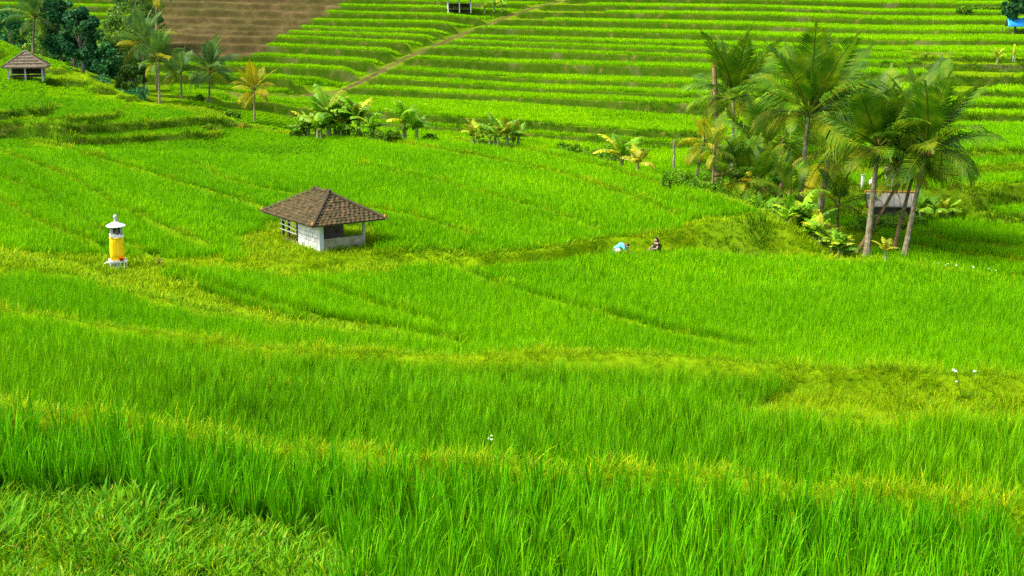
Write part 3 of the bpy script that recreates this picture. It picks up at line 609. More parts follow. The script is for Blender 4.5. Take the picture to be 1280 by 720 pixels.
def small_hut(name, px, py, width, depth, rz, wall_h, roof_h, label, roof_mat='thatch', post_mat='pale_wood', over=.35, dmin=9, bench=True, sink=0):
    p = hit(px, py, dmin); t = empty(name, (p.x, p.y, p.z-.05-sink), rz, label, 'hut')
    w2, d2 = width/2, depth/2
    for x in (-1, 0, 1):
        for y in (-1, 1):
            MB().box((x*w2, y*d2, wall_h/2), (.11, .11, wall_h+.1), jit=.01).build('post', post_mat, t)
    if bench:
        MB().box((0, 0, .35), (width*.96, depth*.9, .08)).build('platform', 'dark_wood', t)
        MB().box((0, d2-.08, .75), (width-.14, .05, .6)).build('back_panel', 'inside_shade', t)  # panel colour carries the painted shade of the interior
    a, b = w2+over, d2+over; rl = .10 if name == 'thatched_hut' else max(.06, a-b*.9)
    m = MB(); n = 8
    ring = [(-a, -b), (a, -b), (a, b), (-a, b)]; top = [(-rl, 0), (rl, 0)]
    for z in (0, -.1): m.v += [(x, y, wall_h+z) for x, y in ring]+[(x, y, wall_h+roof_h+z) for x, y in top]
    m.f += [(0, 1, 5, 4), (1, 2, 5), (2, 3, 4, 5), (3, 0, 4), (7, 6, 10, 11), (8, 7, 11), (9, 8, 11, 10), (6, 9, 10), (0, 6, 7, 1), (1, 7, 8, 2), (2, 8, 9, 3), (3, 9, 6, 0)]
    roof = m.build('roof', roof_mat, t)
    # ragged courses and ridge roll
    for k in range(1, 5):
        f = 1-k/5.2; seg = 14
        for sgn in (-1, 1):
            mm = MB()
            pts = [(-a*f-rl*(1-f)+(2*(a*f+rl*(1-f)))*i/seg, sgn*(b*f+.03)) for i in range(seg+1)]; zc = wall_h+roof_h*(1-f)
            lo = [(q[0]+rnd.uniform(-.02, .02), q[1]-sgn*.02, zc-.03+rnd.uniform(-.02, .02)) for q in pts]; hi = [(q[0], q[1]+sgn*.015, zc+.05) for q in pts]; bk = [(q[0], q[1]-sgn*.10, zc+.075) for q in pts]
            mm.add(lo+hi+bk, [(i, i+1, i+seg+2, i+seg+1) for i in range(seg)]+[(i+seg+1, i+seg+2, i+2*seg+3, i+2*seg+2) for i in range(seg)]); mm.build('roof_course', roof_mat, roof)
    MB().tube([(-rl-.08, 0, wall_h+roof_h+.02), (rl+.08, 0, wall_h+roof_h+.02)], .07, 7).build('ridge_roll', 'grey_sheet', roof)
    for sx in (-1, 1):
        for sy in (-1, 1): MB().tube([(sx*a, sy*b, wall_h+.03), (sx*rl, 0, wall_h+roof_h+.03)], .05, 6).build('hip_roll', 'thatch', roof)
    return t
small_hut('thatched_hut', 34, 100, 2.4, 1.8, R(12), 1.1, 1.05, 'little grey thatched shelter on pale posts standing on the rice spur', over=.4, dmin=95)
small_hut('post_hut', 574, 15, 2.9, 2.0, R(4), 1.7, 1.1, 'open shelter with white posts at the top of the far hillside path', post_mat='white_paint', over=.5, dmin=150)

# shed with grey sheet roof behind the palms
def shed():
    p = hit(1112, 268, 58); p = Vector((p.x, p.y, gz(p.x, p.y))); t = empty('grey_shed', p, R(-6), 'low grey roofed shed with orange ridge behind the palm trunks', 'shed')
    MB().box((0, 0, .33), (1.9, 1.5, .66), jit=.01).build('wall', 'brown_wall', t)
    for x in (-1.05, 1.05):
        for y in (-.8, .8): MB().box((x, y, .28), (.09, .09, .60)).build('post', 'dark_wood', t)
    m = MB(); a, b, z0, z1 = 1.25, 1.05, .55, 1.12
    m.add([(-a, -b, z0), (a, -b, z0), (a, 0, z1), (-a, 0, z1), (a, b, z0), (-a, b, z0), (-a, -b, z0-.05), (a, -b, z0-.05), (a, 0, z1-.05), (-a, 0, z1-.05), (a, b, z0-.05), (-a, b, z0-.05)], [(0, 1, 2, 3), (3, 2, 4, 5), (7, 6, 9, 8), (8, 9, 11, 10), (0, 6, 7, 1), (5, 4, 10, 11), (1, 7, 8, 2), (2, 8, 10, 4), (6, 0, 3, 9), (9, 3, 5, 11)])
    r_ = m.build('roof', 'grey_sheet', t)
    for k in range(9): MB().tube([(-a+.1+k*.3, -b+.01, z0+.02), (-a+.1+k*.3, -.05, z1+.0)], .022, 5).build('roof_batten', 'grey_sheet', r_)
    MB().box((0, 0, z1+.02), (2*a+.1, .16, .09), jit=.01).build('ridge', 'orange_tile', r_)
shed()

def farm_shrine():
    p = hit(1122, 233, 60); t = empty('village_shrine', (p.x, p.y, p.z-.03), R(8), 'pale shrine pavilion with tiered white roof behind the grey shed', 'shrine')
    MB().box((0, 0, .06), (1.1, 1.0, .16)).build('plinth', 'grey_stone', t)
    for x in (-.45, -.1, .45):
        for y in (-.4, .4): MB().box((x, y, .5), (.11, .11, .85)).build('post', 'white_paint', t)
    for k, (s_, z) in enumerate(((.85, .93), (.55, 1.22), (.36, 1.45))):
        MB().lathe([(s_*.95, 0), (s_, .03), (s_*.45, .2), (s_*.4, .24)], 4, (0, 0, z)).build('roof_tier', 'white_paint' if k else 'grey_sheet', t)
    MB().lathe([(.1, 0), (.12, .08), (.03, .2)], 8, (0, 0, 1.66)).build('finial', 'white_paint', t)
farm_shrine()
p = hit(1078, 233, 60); t = empty('boundary_post', (p.x, p.y, p.z-.05), .2, 'lone whitish square post on the grass behind the palms', 'post')
MB().box((0, 0, .3), (.12, .12, .66), jit=.01).build('shaft', 'white_paint', t); MB().box((0, 0, .65), (.16, .16, .05)).build('cap', 'grey_stone', t)
p = hit(1091, 233, 60); t = empty('rice_sack', (p.x, p.y, p.z), .4, 'full white sack standing between the post and the shrine pavilion', 'sack')
MB().lathe([(.16, 0), (.22, .06), (.23, .22), (.19, .34), (.07, .40)], 10).build('body', 'white_cloth', t, smooth=True); MB().lathe([(.045, .39), (.1, .47), (.085, .48)], 8).build('tied_neck', 'white_cloth', t)

# blue tarpaulin shelter, far right
p = hit(1271, 40, 120); t = empty('tarp_shelter', (p.x, p.y, p.z), .1, 'bright blue tarpaulin shelter at the hillside edge under a tree', 'shelter')
m = MB(); nx, ny = 10, 6; vv = []
for j in range(ny+1):
    for i in range(nx+1):
        x, y = -1.3+2.9*i/nx, -.8+1.6*j/ny; vv.append((x+(.35*(j/ny) if i == 0 else 0), y, .55+.85*(1-abs(2*(j/ny)-1))**.8-.05*math.sin(i*1.9)*math.sin(j*1.3)))
m.add(vv, [(j*(nx+1)+i, j*(nx+1)+i+1, (j+1)*(nx+1)+i+1, (j+1)*(nx+1)+i) for j in range(ny) for i in range(nx)])
m.build('tarpaulin', 'blue_tarp', t, smooth=True).modifiers.new('thick', 'SOLIDIFY').thickness = .012
for x in (-1.2, 1.5):
    for y, h_ in ((-.75, .58), (.75, .58), (0, 1.36)): MB().tube([(x, y, -.05), (x, y, h_)], .03, 6).build('pole', 'dark_wood', t)

# ------------------------------------------------------------------ shrine with yellow cloth
def shrine():
    p = hit(148, 336); t = empty('offering_shrine', (p.x, p.y, p.z-.05), R(20), 'white stone field shrine wrapped in yellow cloth beside the footpath', 'shrine')
    MB().box((0, 0, .07), (.62, .62, .2), jit=.006).build('plinth', 'grey_stone', t)
    MB().box((0, 0, .24), (.54, .54, .14), jit=.004).build('plinth', 'grey_stone', t)
    MB().box((0, 0, .35), (.60, .60, .08)).build('ledge', 'white_paint', t)
    MB().box((0, 0, .80), (.36, .36, .84), taper=.9).build('column', 'grey_stone', t)
    m = MB(); n = 32; prof = [(.245, .40), (.25, .6), (.238, .85), (.235, 1.05), (.225, 1.2)]; vv = []
    for r_, z in prof:
        for k in range(n):
            a = 2*math.pi*k/n; sq = 1/max(abs(math.cos(a)), abs(math.sin(a)))**.75; f = 1+.035*math.sin(k*2.6)+rnd.uniform(-.012, .012); vv.append((r_*sq*f*math.cos(a), r_*sq*f*math.sin(a), z))
    m.add(vv, [(i*n+k, i*n+(k+1) % n, (i+1)*n+(k+1) % n, (i+1)*n+k) for i in range(len(prof)-1) for k in range(n)])
    cl = m.build('cloth', 'yellow_cloth', t, smooth=True); cl.modifiers.new('thick', 'SOLIDIFY').thickness = .01
    MB().lathe([(.26, 0), (.27, .02), (.26, .05)], 16, (0, 0, 1.15)).build('sash', 'yellow_cloth', cl)
    MB().box((0, 0, 1.25), (.46, .46, .08)).build('altar_slab', 'white_paint', t)
    for x in (-.16, .16):
        for y in (-.16, .16): MB().box((x, y, 1.43), (.075, .075, .28)).build('pillar', 'grey_stone', t)
    MB().box((0, .12, 1.43), (.26, .05, .27)).build('niche_back', 'inside_shade', t)  # niche shade painted as a dark back slab
    MB().lathe([(.06, 0), (.075, .06), (.05, .16), (.02, .2)], 10, (.03, -.02, 1.29)).build('votive_figure', 'brown_wall', t, smooth=True)
    rf = MB().lathe([(.30, 0), (.345, .02), (.335, .05), (.2, .11), (.11, .15), (.07, .18)], 16, (0, 0, 1.57)).build('roof', 'white_paint', t, smooth=False)
    MB().lathe([(.07, 0), (.055, .05), (.05, .10), (.085, .14), (.08, .19), (.02, .24)], 10, (0, 0, 1.76)).build('finial', 'grey_stone', rf, smooth=True)
    return t
sh = shrine()
def blossom(m, c, r_, n=5, tilt=.5):
    for k in range(n):
        a = 2*math.pi*k/n+rnd.random()*.4; d = Vector((math.cos(a), math.sin(a), tilt)); s_ = Vector((-math.sin(a), math.cos(a), 0)); c = Vector(c)
        m.add([c, c+d*r_*.6+s_*r_*.4, c+d*r_+Vector((0, 0, -.1*r_)), c+d*r_*.6-s_*r_*.4], [(0, 1, 2, 3)])
def flower(name, p, h_, heads, r_, pm, label, cat='flower', group=None, lean=0.1, leaves=True):
    t = empty(name, p, rnd.uniform(0, 6), label, cat, group)
    for k in range(heads):
        a = rnd.uniform(0, 6.28); hh = h_*rnd.uniform(.75, 1); tip = Vector((math.cos(a)*lean*hh, math.sin(a)*lean*hh, hh))
        MB().tube([(0, 0, -.03), tuple(tip*.5+Vector((0, 0, .03))), tuple(tip)], [.006, .005, .004], 5).build('stem', 'shrub_leaf', t)
        m = MB(); blossom(m, tip, r_, 6, .3); blossom(m, tip+Vector((0, 0, .004)), r_*.7, 5, 1.0); m.build('blossom', pm, t)
    if leaves:
        for k in range(5):
            a = rnd.uniform(0, 6.28); m = MB(); d = Vector((math.cos(a), math.sin(a), .7)); s_ = Vector((-math.sin(a), math.cos(a), 0)); L_ = h_*.35
            m.add([(0, 0, .02), d*L_*.5+s_*L_*.15, d*L_, d*L_*.5-s_*L_*.15], [(0, 1, 2, 3)]); m.build('leaf', 'shrub_leaf', t)
    return t
shp = sh.location
pp = hit(153.5, 337); flower('red_flower', (pp.x, pp.y-.05, gz(pp.x, pp.y-.05)), .42, 3, .09, 'red_petal', 'red flower stem standing in front of the yellow clothed shrine')
pp = hit(135, 334); o = flower('white_flower', pp, .16, 3, .075, 'white_petal', 'low white blossoms beside the foot of the yellow clothed shrine', lean=.5)
def ti_plant(px, py):
    p = hit(px, py); t = empty('ti_plant', p, 0, 'small reddish brown leafed plant on the path near the shrine', 'plant')
    MB().tube([(0, 0, -.03), (.01, 0, .15), (0, .01, .3)], [.014, .012, .01], 6).build('stem', 'brown_trunk', t)
    for k in range(11):
        a = k*2.4; el = rnd.uniform(.2, 1.2); m = MB(); d = Vector((math.cos(a), math.sin(a), el)).normalized(); s_ = Vector((-math.sin(a), math.cos(a), 0)); L_ = rnd.uniform(.18, .28); b = Vector((0, 0, .12+.016*k))
        m.add([b, b+d*L_*.5+s_*.03, b+d*L_-Vector((0, 0, .04)), b+d*L_*.5-s_*.03, b+d*L_*.5-Vector((0, 0, .012))], [(0, 1, 4), (1, 2, 4), (2, 3, 4), (3, 0, 4)]); m.build('leaf', 'red_leaf', t)
ti_plant(200, 335)

# ------------------------------------------------------------------ palms
def frond_mesh(seed, curve, L_=1.0, hang=.55, n=46, material='frond', wid=.0175, twist=0):
    """unit-length coconut frond: rachis along +X arching down in Z; leaflets on both sides"""
    r_ = random.Random(seed); pts = []; p = Vector((0, 0, 0)); ang = 0.0; N = 16
    for i in range(N+1):
        pts.append(p.copy()); t = i/N; ang -= curve/N*(.35+1.3*t*t*1.6); p = p+Vector((math.cos(ang), .0+twist*t*.06, math.sin(ang)))*(L_/N)
    m = MB(); m.tube(pts, [.016*(1-.85*i/N) for i in range(N+1)], 4); nr_f = len(m.f); m2 = MB()
    for k in range(n):
        t = .16+.83*k/(n-1); f = t*N; i = min(int(f), N-1); q = pts[i].lerp(pts[i+1], f-i); d = (pts[i+1]-pts[i]).normalized()
        up = Vector((-d.z, 0, d.x)); ll = (.30*math.sin(math.pi*min(1, .18+t*.92))**.6+.03)*r_.uniform(.85, 1.1)
        for sd_ in (-1, 1):
            if r_.random() < .04: continue
            side = Vector((0, sd_, 0)); dr = hang*r_.uniform(.6, 1.3)
            v0 = (side*.80+d*.55+up*.25).normalized(); mid_ = q+v0*ll*.5+Vector((0, 0, -dr*ll*.12)); end = q+v0*ll*.85+Vector((0, 0, -dr*ll*.75)); ww = d*wid*r_.uniform(.8, 1.2)
            m2.add([q-ww*.35, q+ww*.35, mid_+ww*.5, mid_-ww*.5, end], [(0, 1, 2, 3), (3, 2, 4)])
    me_v = m.v+m2.v; me_f = m.f+[tuple(i+len(m.v) for i in f) for f in m2.f]
    me = bpy.data.meshes.new('frond'); me.from_pydata(me_v, [], me_f); me.materials.append(mat('rachis')); me.materials.append(mat(material))
    me.polygons.foreach_set('material_index', [0]*nr_f+[1]*len(m2.f)); me.update(); return me
FRONDS = {}
for mname in ('frond', 'frond_old', 'frond_yellow', 'frond_hazy'):
    FRONDS[mname] = {k: [frond_mesh(50*j+i*7+len(mname), cv, material=mname, hang=hg, twist=tw) for j, tw in ((0, 1), (1, -1))] for i, (k, cv, hg) in enumerate((('erect', .4, .3), ('mid', 1.1, .7), ('arch', 1.8, 1.1), ('droop', 1.6, 1.45)))}
DEADF = frond_mesh(999, .8, material='dead_frond', hang=1.6, n=22)
TRUNK_CACHE = {}
def palm(px, py, cpx, cpy, L_, n, label, group=None, tone='frond', r0=.17, oldn=4, dmin=40, bend=.5, D=None, trunkm='palm_trunk', spread=1.0, nuts=0, seed=None, name='coconut_palm', dead=0, upright=0.0):
    b = hit(px, py, dmin) if D is None else None
    if b is None: u_, _ = ray(px, py); b = Vector((float(u_*D), D, gz(float(u_*D), D)))
    top = at_depth(cpx, cpy, b.y+rnd.uniform(-.4, .4)); h_ = top-b; rr = random.Random(seed or int(px*7+py))
    t = empty(name, (b.x, b.y, b.z-.15), 0, label, 'palm tree', group)
    pts, rad = [], []; N = max(10, int(h_.length/.16)); H = h_.z+.15
    for i in range(N+1):
        s_ = i/N; cx = h_.x*(s_**(1+bend)); cyy = h_.y*s_; pts.append((cx, cyy, H*s_)); rad.append(r0*(1.35-.35*min(1, s_*6))*(1-.45*s_)*(1.06 if i % 2 else .97))
    rad = [q*.86 for q in rad]; MB().tube(pts, rad, 9).build('trunk', trunkm, t, smooth=False)
    tp = Vector(pts[-1]); MB().lathe([(rad[-1]*.9, -.25), (rad[-1]*1.5, -.05), (rad[-1]*1.5, .12), (rad[-1]*.6, .35)], 8, tp).build('crown_shaft', 'brown_trunk', t, smooth=True)
    n = int(n*1.2)
    for k in range(n):
        f = (k+.5)/n; az = k*2.39996+rr.uniform(-.3, .3); el = R(86)-(R(86)+R(24))*(f**(1.0-.25*upright))*spread*(1-.35*upright)+rr.uniform(-.08, .08)
        kind = 'erect' if f < .36 else 'mid' if f < .68 else ('arch' if rr.random() < .6 else 'droop'); ll = L_*(.82+.28*math.sin(math.pi*min(1, f+.25)))*rr.uniform(.78, 1.15)
        tn = tone if k < n-oldn and (f < .35 or rr.random() > .16) else rr.choice(['frond_old', 'frond_old', 'frond_old', 'frond_old', 'frond_yellow']) if tone != 'frond_yellow' else 'frond_yellow'  # random mid fronds get the old tone as painted sunlit yellow
        o = link('frond', rr.choice(FRONDS[tn][kind]), t, tp+Vector((math.cos(az), math.sin(az), 0))*rad[-1]*.6+Vector((0, 0, .1-.2*f)), None, (ll, ll*rr.uniform(.9, 1.15), ll))
        o.rotation_euler = (rr.uniform(-.55, .55), -el, az)
    for k in range(dead):
        o = link('dead_frond', DEADF, t, tp+Vector((0, 0, -.15)), (0, R(62), rr.uniform(0, 6.28)), (L_*.65,)*3)
    for k in range(nuts):
        a = rr.uniform(0, 6.28); MB().lathe([(.02, -.13), (.09, -.07), (.11, .0), (.08, .09), (.02, .13)], 8).build('coconut', 'coconut', t, smooth=True, loc=tp+Vector((math.cos(a)*.24, math.sin(a)*.24, -.12-.1*rr.random())))
    return t
G = 'palms in the grove beside the paddy'
palm(1083, 323, 1098, 184, 3.3, 20, 'coconut palm with thick pale upright trunk, beside the slanting trunk, at the paddy edge', G, nuts=5, bend=.2, r0=.19, upright=.3)
palm(1063, 321, 1131, 212, 2.2, 11, 'slender coconut palm leaning hard across the pale upright trunk', G, bend=-.15, r0=.12, oldn=5, trunkm='brown_trunk')
palm(1116, 318, 1146, 203, 2.6, 13, 'leaning coconut palm paired with a slightly thicker twin trunk', G, bend=.15, r0=.13, oldn=4, trunkm='brown_trunk')
palm(1129, 325, 1158, 187, 3.7, 21, 'coconut palm with broad sweeping crown, thicker of the two leaning twin trunks', G, bend=.1, r0=.16, nuts=4, spread=1.0, upright=.25)
palm(999, 262, 1011, 142, 4.0, 21, 'tallest coconut palm of the grove with slim pale curved trunk', G, bend=.6, r0=.17, D=66, upright=.5)
palm(1022, 275, 1037, 195, 3.4, 11, 'short thick coconut palm right beside the tallest palm of the grove', G, bend=.3, r0=.24, D=70, trunkm='palm_trunk')
palm(915, 216, 917, 122, 3.9, 20, 'coconut palm with dense dark crown beside the broken brown trunk', G, bend=.2, r0=.15, D=84, oldn=6, upright=.25)
palm(957, 248, 955, 196, 3.6, 13, 'young coconut palm with thin brown stem between the broken trunk and tallest palm', G, bend=.2, r0=.11, D=72, trunkm='brown_trunk', upright=.3)
palm(976, 244, 979, 176, 2.8, 8, 'brown stemmed coconut palm close beside the tallest palm', G, bend=.2, r0=.15, D=75, trunkm='brown_trunk', oldn=3)
palm(868, 229, 880, 178, 1.7, 7, 'slim grey coconut palm with few yellow fronds at the paddy corner', G, tone='frond_yellow', bend=.2, r0=.09, D=67, oldn=3)
palm(890, 231, 893, 188, 1.6, 7, 'thin pale coconut palm with small yellowed crown under the broken trunk', G, tone='frond_old', bend=.1, r0=.08, D=66, oldn=2)
GY = 'trunkless young palms in the grove undergrowth'
for n_, (px, py, cpy, L_, D_) in enumerate(((902, 236, 218, 2.2, 67), (925, 250, 226, 2.4, 67), (945, 258, 232, 2.4, 66), (968, 268, 240, 2.2, 66), (985, 275, 246, 2.0, 64), (1046, 290, 256, 2.0, 66))):
    palm(px, py, px+2, cpy, L_, 9, f'{ORD[n_]} trunkless young palm from the broken brown trunk in the grove undergrowth', GY, r0=.10, D=D_, oldn=2, name='young_palm', trunkm='brown_trunk', upright=.4)
# dead trunk
u_, _ = ray(898, 216); bx, by = float(u_*84.5), 84.5; tpp = at_depth(893, 84, by); bz = gz(bx, by)
t = empty('dead_palm_trunk', (bx, by, bz-.1), 0, 'broken brown palm trunk without crown rising from the grove', 'tree trunk', None); N = 40
MB().tube([((tpp.x-bx)*(i/N), 0, (tpp.z-bz+.1)*i/N) for i in range(N+1)], [.20*(1.2-.2*min(1, i/5))*(1-.35*i/N)*(1.05 if i % 2 else .97) for i in range(N+1)], 9).build('trunk', 'brown_trunk', t)
for k in range(4):
    a = k*1.7; MB().box(((tpp.x-bx)+.08*math.cos(a), .08*math.sin(a), tpp.z-bz+.22), (.07, .05, .5), a, .02, .4).build('splinter', 'dead_frond', t)
for k in range(5):
    link('dead_frond', DEADF, t, (tpp.x-bx, 0, tpp.z-bz-.9-.1*k), (0, R(50+8*k), 1.3*k+.4), (1.5,)*3)
# bare pole stump at the corner
p = hit(842, 216, 55); t = empty('palm_stump', (p.x, p.y, p.z-.05), 0, 'bare grey palm pole without fronds at the paddy corner', 'tree trunk')
zt = at_depth(842, 174, p.y).z-p.z; MB().tube([(.03*math.sin(i), 0, zt*i/14) for i in range(15)], [.085*(1-.02*i)*(1.06 if i % 2 else .96) for i in range(15)], 8).build('trunk', 'palm_trunk', t)
for k in range(3): link('dead_frond', DEADF, t, (0, 0, zt), (0, R(-20+40*k), 2.1*k), (.5,)*3)

GL = 'palms in the valley behind the rice spur'
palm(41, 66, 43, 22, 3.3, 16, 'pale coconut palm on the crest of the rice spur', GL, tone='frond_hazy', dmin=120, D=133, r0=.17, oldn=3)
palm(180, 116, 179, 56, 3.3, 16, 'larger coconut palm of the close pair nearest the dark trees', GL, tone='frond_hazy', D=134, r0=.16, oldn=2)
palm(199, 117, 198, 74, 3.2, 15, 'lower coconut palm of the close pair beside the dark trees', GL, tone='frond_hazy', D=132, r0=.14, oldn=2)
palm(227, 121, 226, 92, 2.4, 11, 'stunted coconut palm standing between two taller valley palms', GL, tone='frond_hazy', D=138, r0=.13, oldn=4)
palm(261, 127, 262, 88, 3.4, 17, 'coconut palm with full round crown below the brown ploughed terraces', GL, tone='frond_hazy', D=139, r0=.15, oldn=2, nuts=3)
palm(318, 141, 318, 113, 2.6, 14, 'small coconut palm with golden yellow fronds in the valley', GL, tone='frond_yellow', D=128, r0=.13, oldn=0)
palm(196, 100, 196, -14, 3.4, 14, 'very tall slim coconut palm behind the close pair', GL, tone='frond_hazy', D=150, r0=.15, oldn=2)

# ------------------------------------------------------------------ banana plants
def banana_leaf_mesh(seed, material):
    r_ = random.Random(seed); m = MB(); N = 14; p = Vector((0, 0, 0)); ang = 0; cl = r_.uniform(.9, 1.7); pts = []
    for i in range(N+1): pts.append(p.copy()); ang -= cl/N*(.2+1.6*(i/N)); p = p+Vector((math.cos(ang), 0, math.sin(ang)))/N
    for sd_ in (-1, 1):
        i = 1
        while i < N:
            ln = r_.choice([1, 2, 2, 3]); j = min(N, i+ln); tear = r_.uniform(.0, .05); dr = r_.uniform(.1, .55); vv, ff = [], []
            for q in range(i, j+1):
                t = q/N; wd = .155*math.sin(math.pi*min(1, (t-.03)**.75))**.55 if q < N else .01; sh_ = tear if q == j and j < N else -tear if q == i and i > 1 else 0
                vv += [pts[q], pts[q]+Vector((-.25*wd-sh_*.6, sd_*wd*.75, .12*wd)), pts[q]+Vector((-.4*wd-sh_*1.2, sd_*wd*1.25, -dr*wd))]
            for q in range(j-i): a = q*3; ff += [(a, a+1, a+4, a+3), (a+1, a+2, a+5, a+4)]
            m.add(vv, ff); i = j
    nf = len(m.f); m.tube(pts, [.013*(1-.8*i/N) for i in range(N+1)], 4)
    me = bpy.data.meshes.new('leaf'); me.from_pydata(m.v, [], m.f); me.materials.append(mat(material)); me.materials.append(mat('rachis')); me.polygons.foreach_set('material_index', [0]*nf+[1]*(len(m.f)-nf)); me.update(); return me
BL = {mn: [banana_leaf_mesh(i*13+5, mn) for i in range(5)] for mn in ('banana_leaf', 'banana_leaf_yellow')}
def banana(px, py, h_, label, group=None, n=8, tone='banana_leaf', D=None, dmin=40, stems=1, name='banana_plant'):
    if D is None: b = hit(px, py, dmin)
    else: u_, _ = ray(px, py); b = Vector((float(u_*D), D, gz(float(u_*D), D)))
    rr = random.Random(int(px*11+py*3)); t = empty(name, (b.x, b.y, b.z-.05), rr.uniform(0, 6), label, 'banana plant', group)
    for s_ in range(stems):
        ox, oy = (0, 0) if s_ == 0 else (rr.uniform(-.5, .5), rr.uniform(-.4, .4)); hs = h_*(1 if s_ == 0 else rr.uniform(.5, .9)); sh_ = hs*.42
        MB().tube([(ox, oy, 0), (ox+.02, oy, sh_*.5), (ox+rr.uniform(-.05, .05), oy, sh_)], [.10*hs/2+.03, .075*hs/2+.02, .05*hs/2+.015], 7).build('stem', 'banana_stem', t)
        for k in range(n):
            f = k/max(1, n-1); az = k*2.4+rr.uniform(-.4, .4); el = R(84)-R(58)*f+rr.uniform(-.15, .15); ll = hs*.68*rr.uniform(.7, 1.12); tn = tone if rr.random() > .2 else 'banana_leaf_yellow'
            o = link('leaf', rr.choice(BL[tn]), t, (ox, oy, sh_-.12*f*hs*.3), (rr.uniform(-.4, .4), -el, az), (ll, ll*rr.uniform(.9, 1.25), ll))
    return t
B1 = 'banana clump at the far edge of the paddy'
for n_, (px, py, h_) in enumerate(((376, 172, 1.5), (386, 172, 2.0), (398, 174, 2.8), (411, 175, 3.5), (424, 175, 2.8), (436, 174, 2.5), (449, 173, 2.9), (463, 174, 1.8))):
    banana(px, py, h_, f'{ORD[n_]} banana plant from the rice spur in the dense far edge row', B1, n=9, dmin=60, stems=2)
B2 = 'pair of banana plants right of the dense row'
for n_, (px, py, h_) in enumerate(((506, 177, 2.9), (521, 178, 2.3))): banana(px, py, h_, f'{["taller", "shorter"][n_]} banana plant of the pair standing apart beside the dense row', B2, n=7, dmin=60)
B3 = 'short banana plants at mid edge'
for n_, (px, py, h_) in enumerate(((592, 181, 1.7), (604, 181, 1.6), (619, 182, 1.9), (634, 183, 2.0), (648, 184, 1.7))): banana(px, py, h_, f'{ORD[n_]} short banana plant from the banana pair in the low far edge group', B3, n=7, dmin=60, stems=2)
banana(777, 203, 2.6, 'dark leafed banana plant next to the yellow one at the paddy edge', n=8, D=76)
banana(797, 211, 1.9, 'yellow leafed young banana plant at the paddy edge near the grove', n=8, tone='banana_leaf_yellow', D=74)
B4 = 'banana plants on the grove slope'
for n_, (px, py, h_, D_) in enumerate(((988, 300, 1.5, 57), (1001, 300, 1.9, 57.5), (1014, 303, 1.8, 57), (1024, 312, 1.4, 55.8), (1033, 306, 1.5, 57), (1040, 314, 1.4, 55.2), (1049, 318, 1.3, 54.8), (1058, 316, 1.1, 55.5))):
    banana(px, py, h_, f'{ORD[n_]} leafy banana plant from the grassy mound in the thicket under the tallest palm', B4, n=8, D=D_, stems=2)
B5 = 'banana plants among the left grove stems'
for n_, (px, py, h_, D_) in enumerate(((905, 240, 1.6, 66), (921, 245, 1.5, 66), (938, 250, 1.6, 64), (950, 262, 1.5, 62), (882, 232, 1.3, 66.5))):
    banana(px, py, h_, f'{ORD[n_]} banana plant below the broken brown trunk, counted along the slope', B5, n=8, D=D_)
banana(1107, 325, 1.0, 'low bright banana plant between the pale trunk and the leaning twins', n=6, tone='banana_leaf_yellow')
B6 = 'banana plants beyond the leaning twins'
for n_, (px, py, h_) in enumerate(((1150, 280, 1.9), (1163, 279, 1.6), (1176, 278, 1.6), (1186, 276, 1.3))): banana(px, py, h_, f'{ORD[n_]} banana plant from the grey shed in the row beyond the leaning twin palms', B6, n=7, dmin=58)
B7 = 'banana plants by the post shelter'
for n_, (px, py, h_) in enumerate(((606, 16, 1.7), (618, 15, 2.2), (628, 15, 2.0))): banana(px, py, h_, f'{ORD[n_]} banana plant from the white post shelter on the far hill', B7, n=8, dmin=150)
banana(1246, 80, 1.6, 'small yellow banana plant on the far right grassy ridge', n=7, tone='banana_leaf_yellow', dmin=90)

# scarecrow pole on the ridge
p = hit(1267, 78, 90); t = empty('scarecrow', (p.x, p.y, p.z-.05), 0, 'slight pale yellow scarecrow on poles beside the small yellow banana plant', 'scarecrow'); t.scale = (.7, .7, 1)
for x in (-.12, .14): MB().tube([(x, 0, 0), (x, 0, 1.1)], .025, 6).build('pole', 'white_paint', t)
MB().lathe([(.17, .7), (.22, .8), (.18, 1.15), (.10, 1.3), (.06, 1.34)], 10).build('cloth', 'banana_leaf_yellow', t, smooth=True); MB().lathe([(.05, 1.3), (.12, 1.4), (.1, 1.5), (.02, 1.58)], 8).build('hat', 'yellow_cloth', t, smooth=True)

# ------------------------------------------------------------------ broadleaf trees and shrubs
def leaf_cloud(clumps, leaf, per, seed, material, name, parent):
    r_ = np.random.default_rng(seed); V, Fc = [], []; k = 0
    for (c, rad) in clumps:
        n = per; d = r_.normal(size=(n, 3)); d /= np.linalg.norm(d, axis=1)[:, None]; rr = rad*(.55+.45*r_.random(n)**.5); P = np.array(c)+d*rr[:, None]*np.array([1, 1, .8])
        a = r_.normal(size=(n, 3))+d*.8; a /= np.linalg.norm(a, axis=1)[:, None]; b = np.cross(a, r_.normal(size=(n, 3))); b /= np.linalg.norm(b, axis=1)[:, None]; s_ = leaf*r_.uniform(.6, 1.3, n)[:, None]
        q = np.stack([P-b*s_*.3, P+a*s_*.5-b*s_*.05, P+b*s_*.3+a*s_*.1, P-a*s_*.5], 1); V.append(q.reshape(-1, 3)); Fc.append(np.arange(n*4).reshape(-1, 4)+k); k += n*4
    V, Fc = np.concatenate(V), np.concatenate(Fc); me = bpy.data.meshes.new(name); me.from_pydata(V.tolist(), [], Fc.tolist()); me.materials.append(mat(material)); me.update()
    return link(name, me, parent)
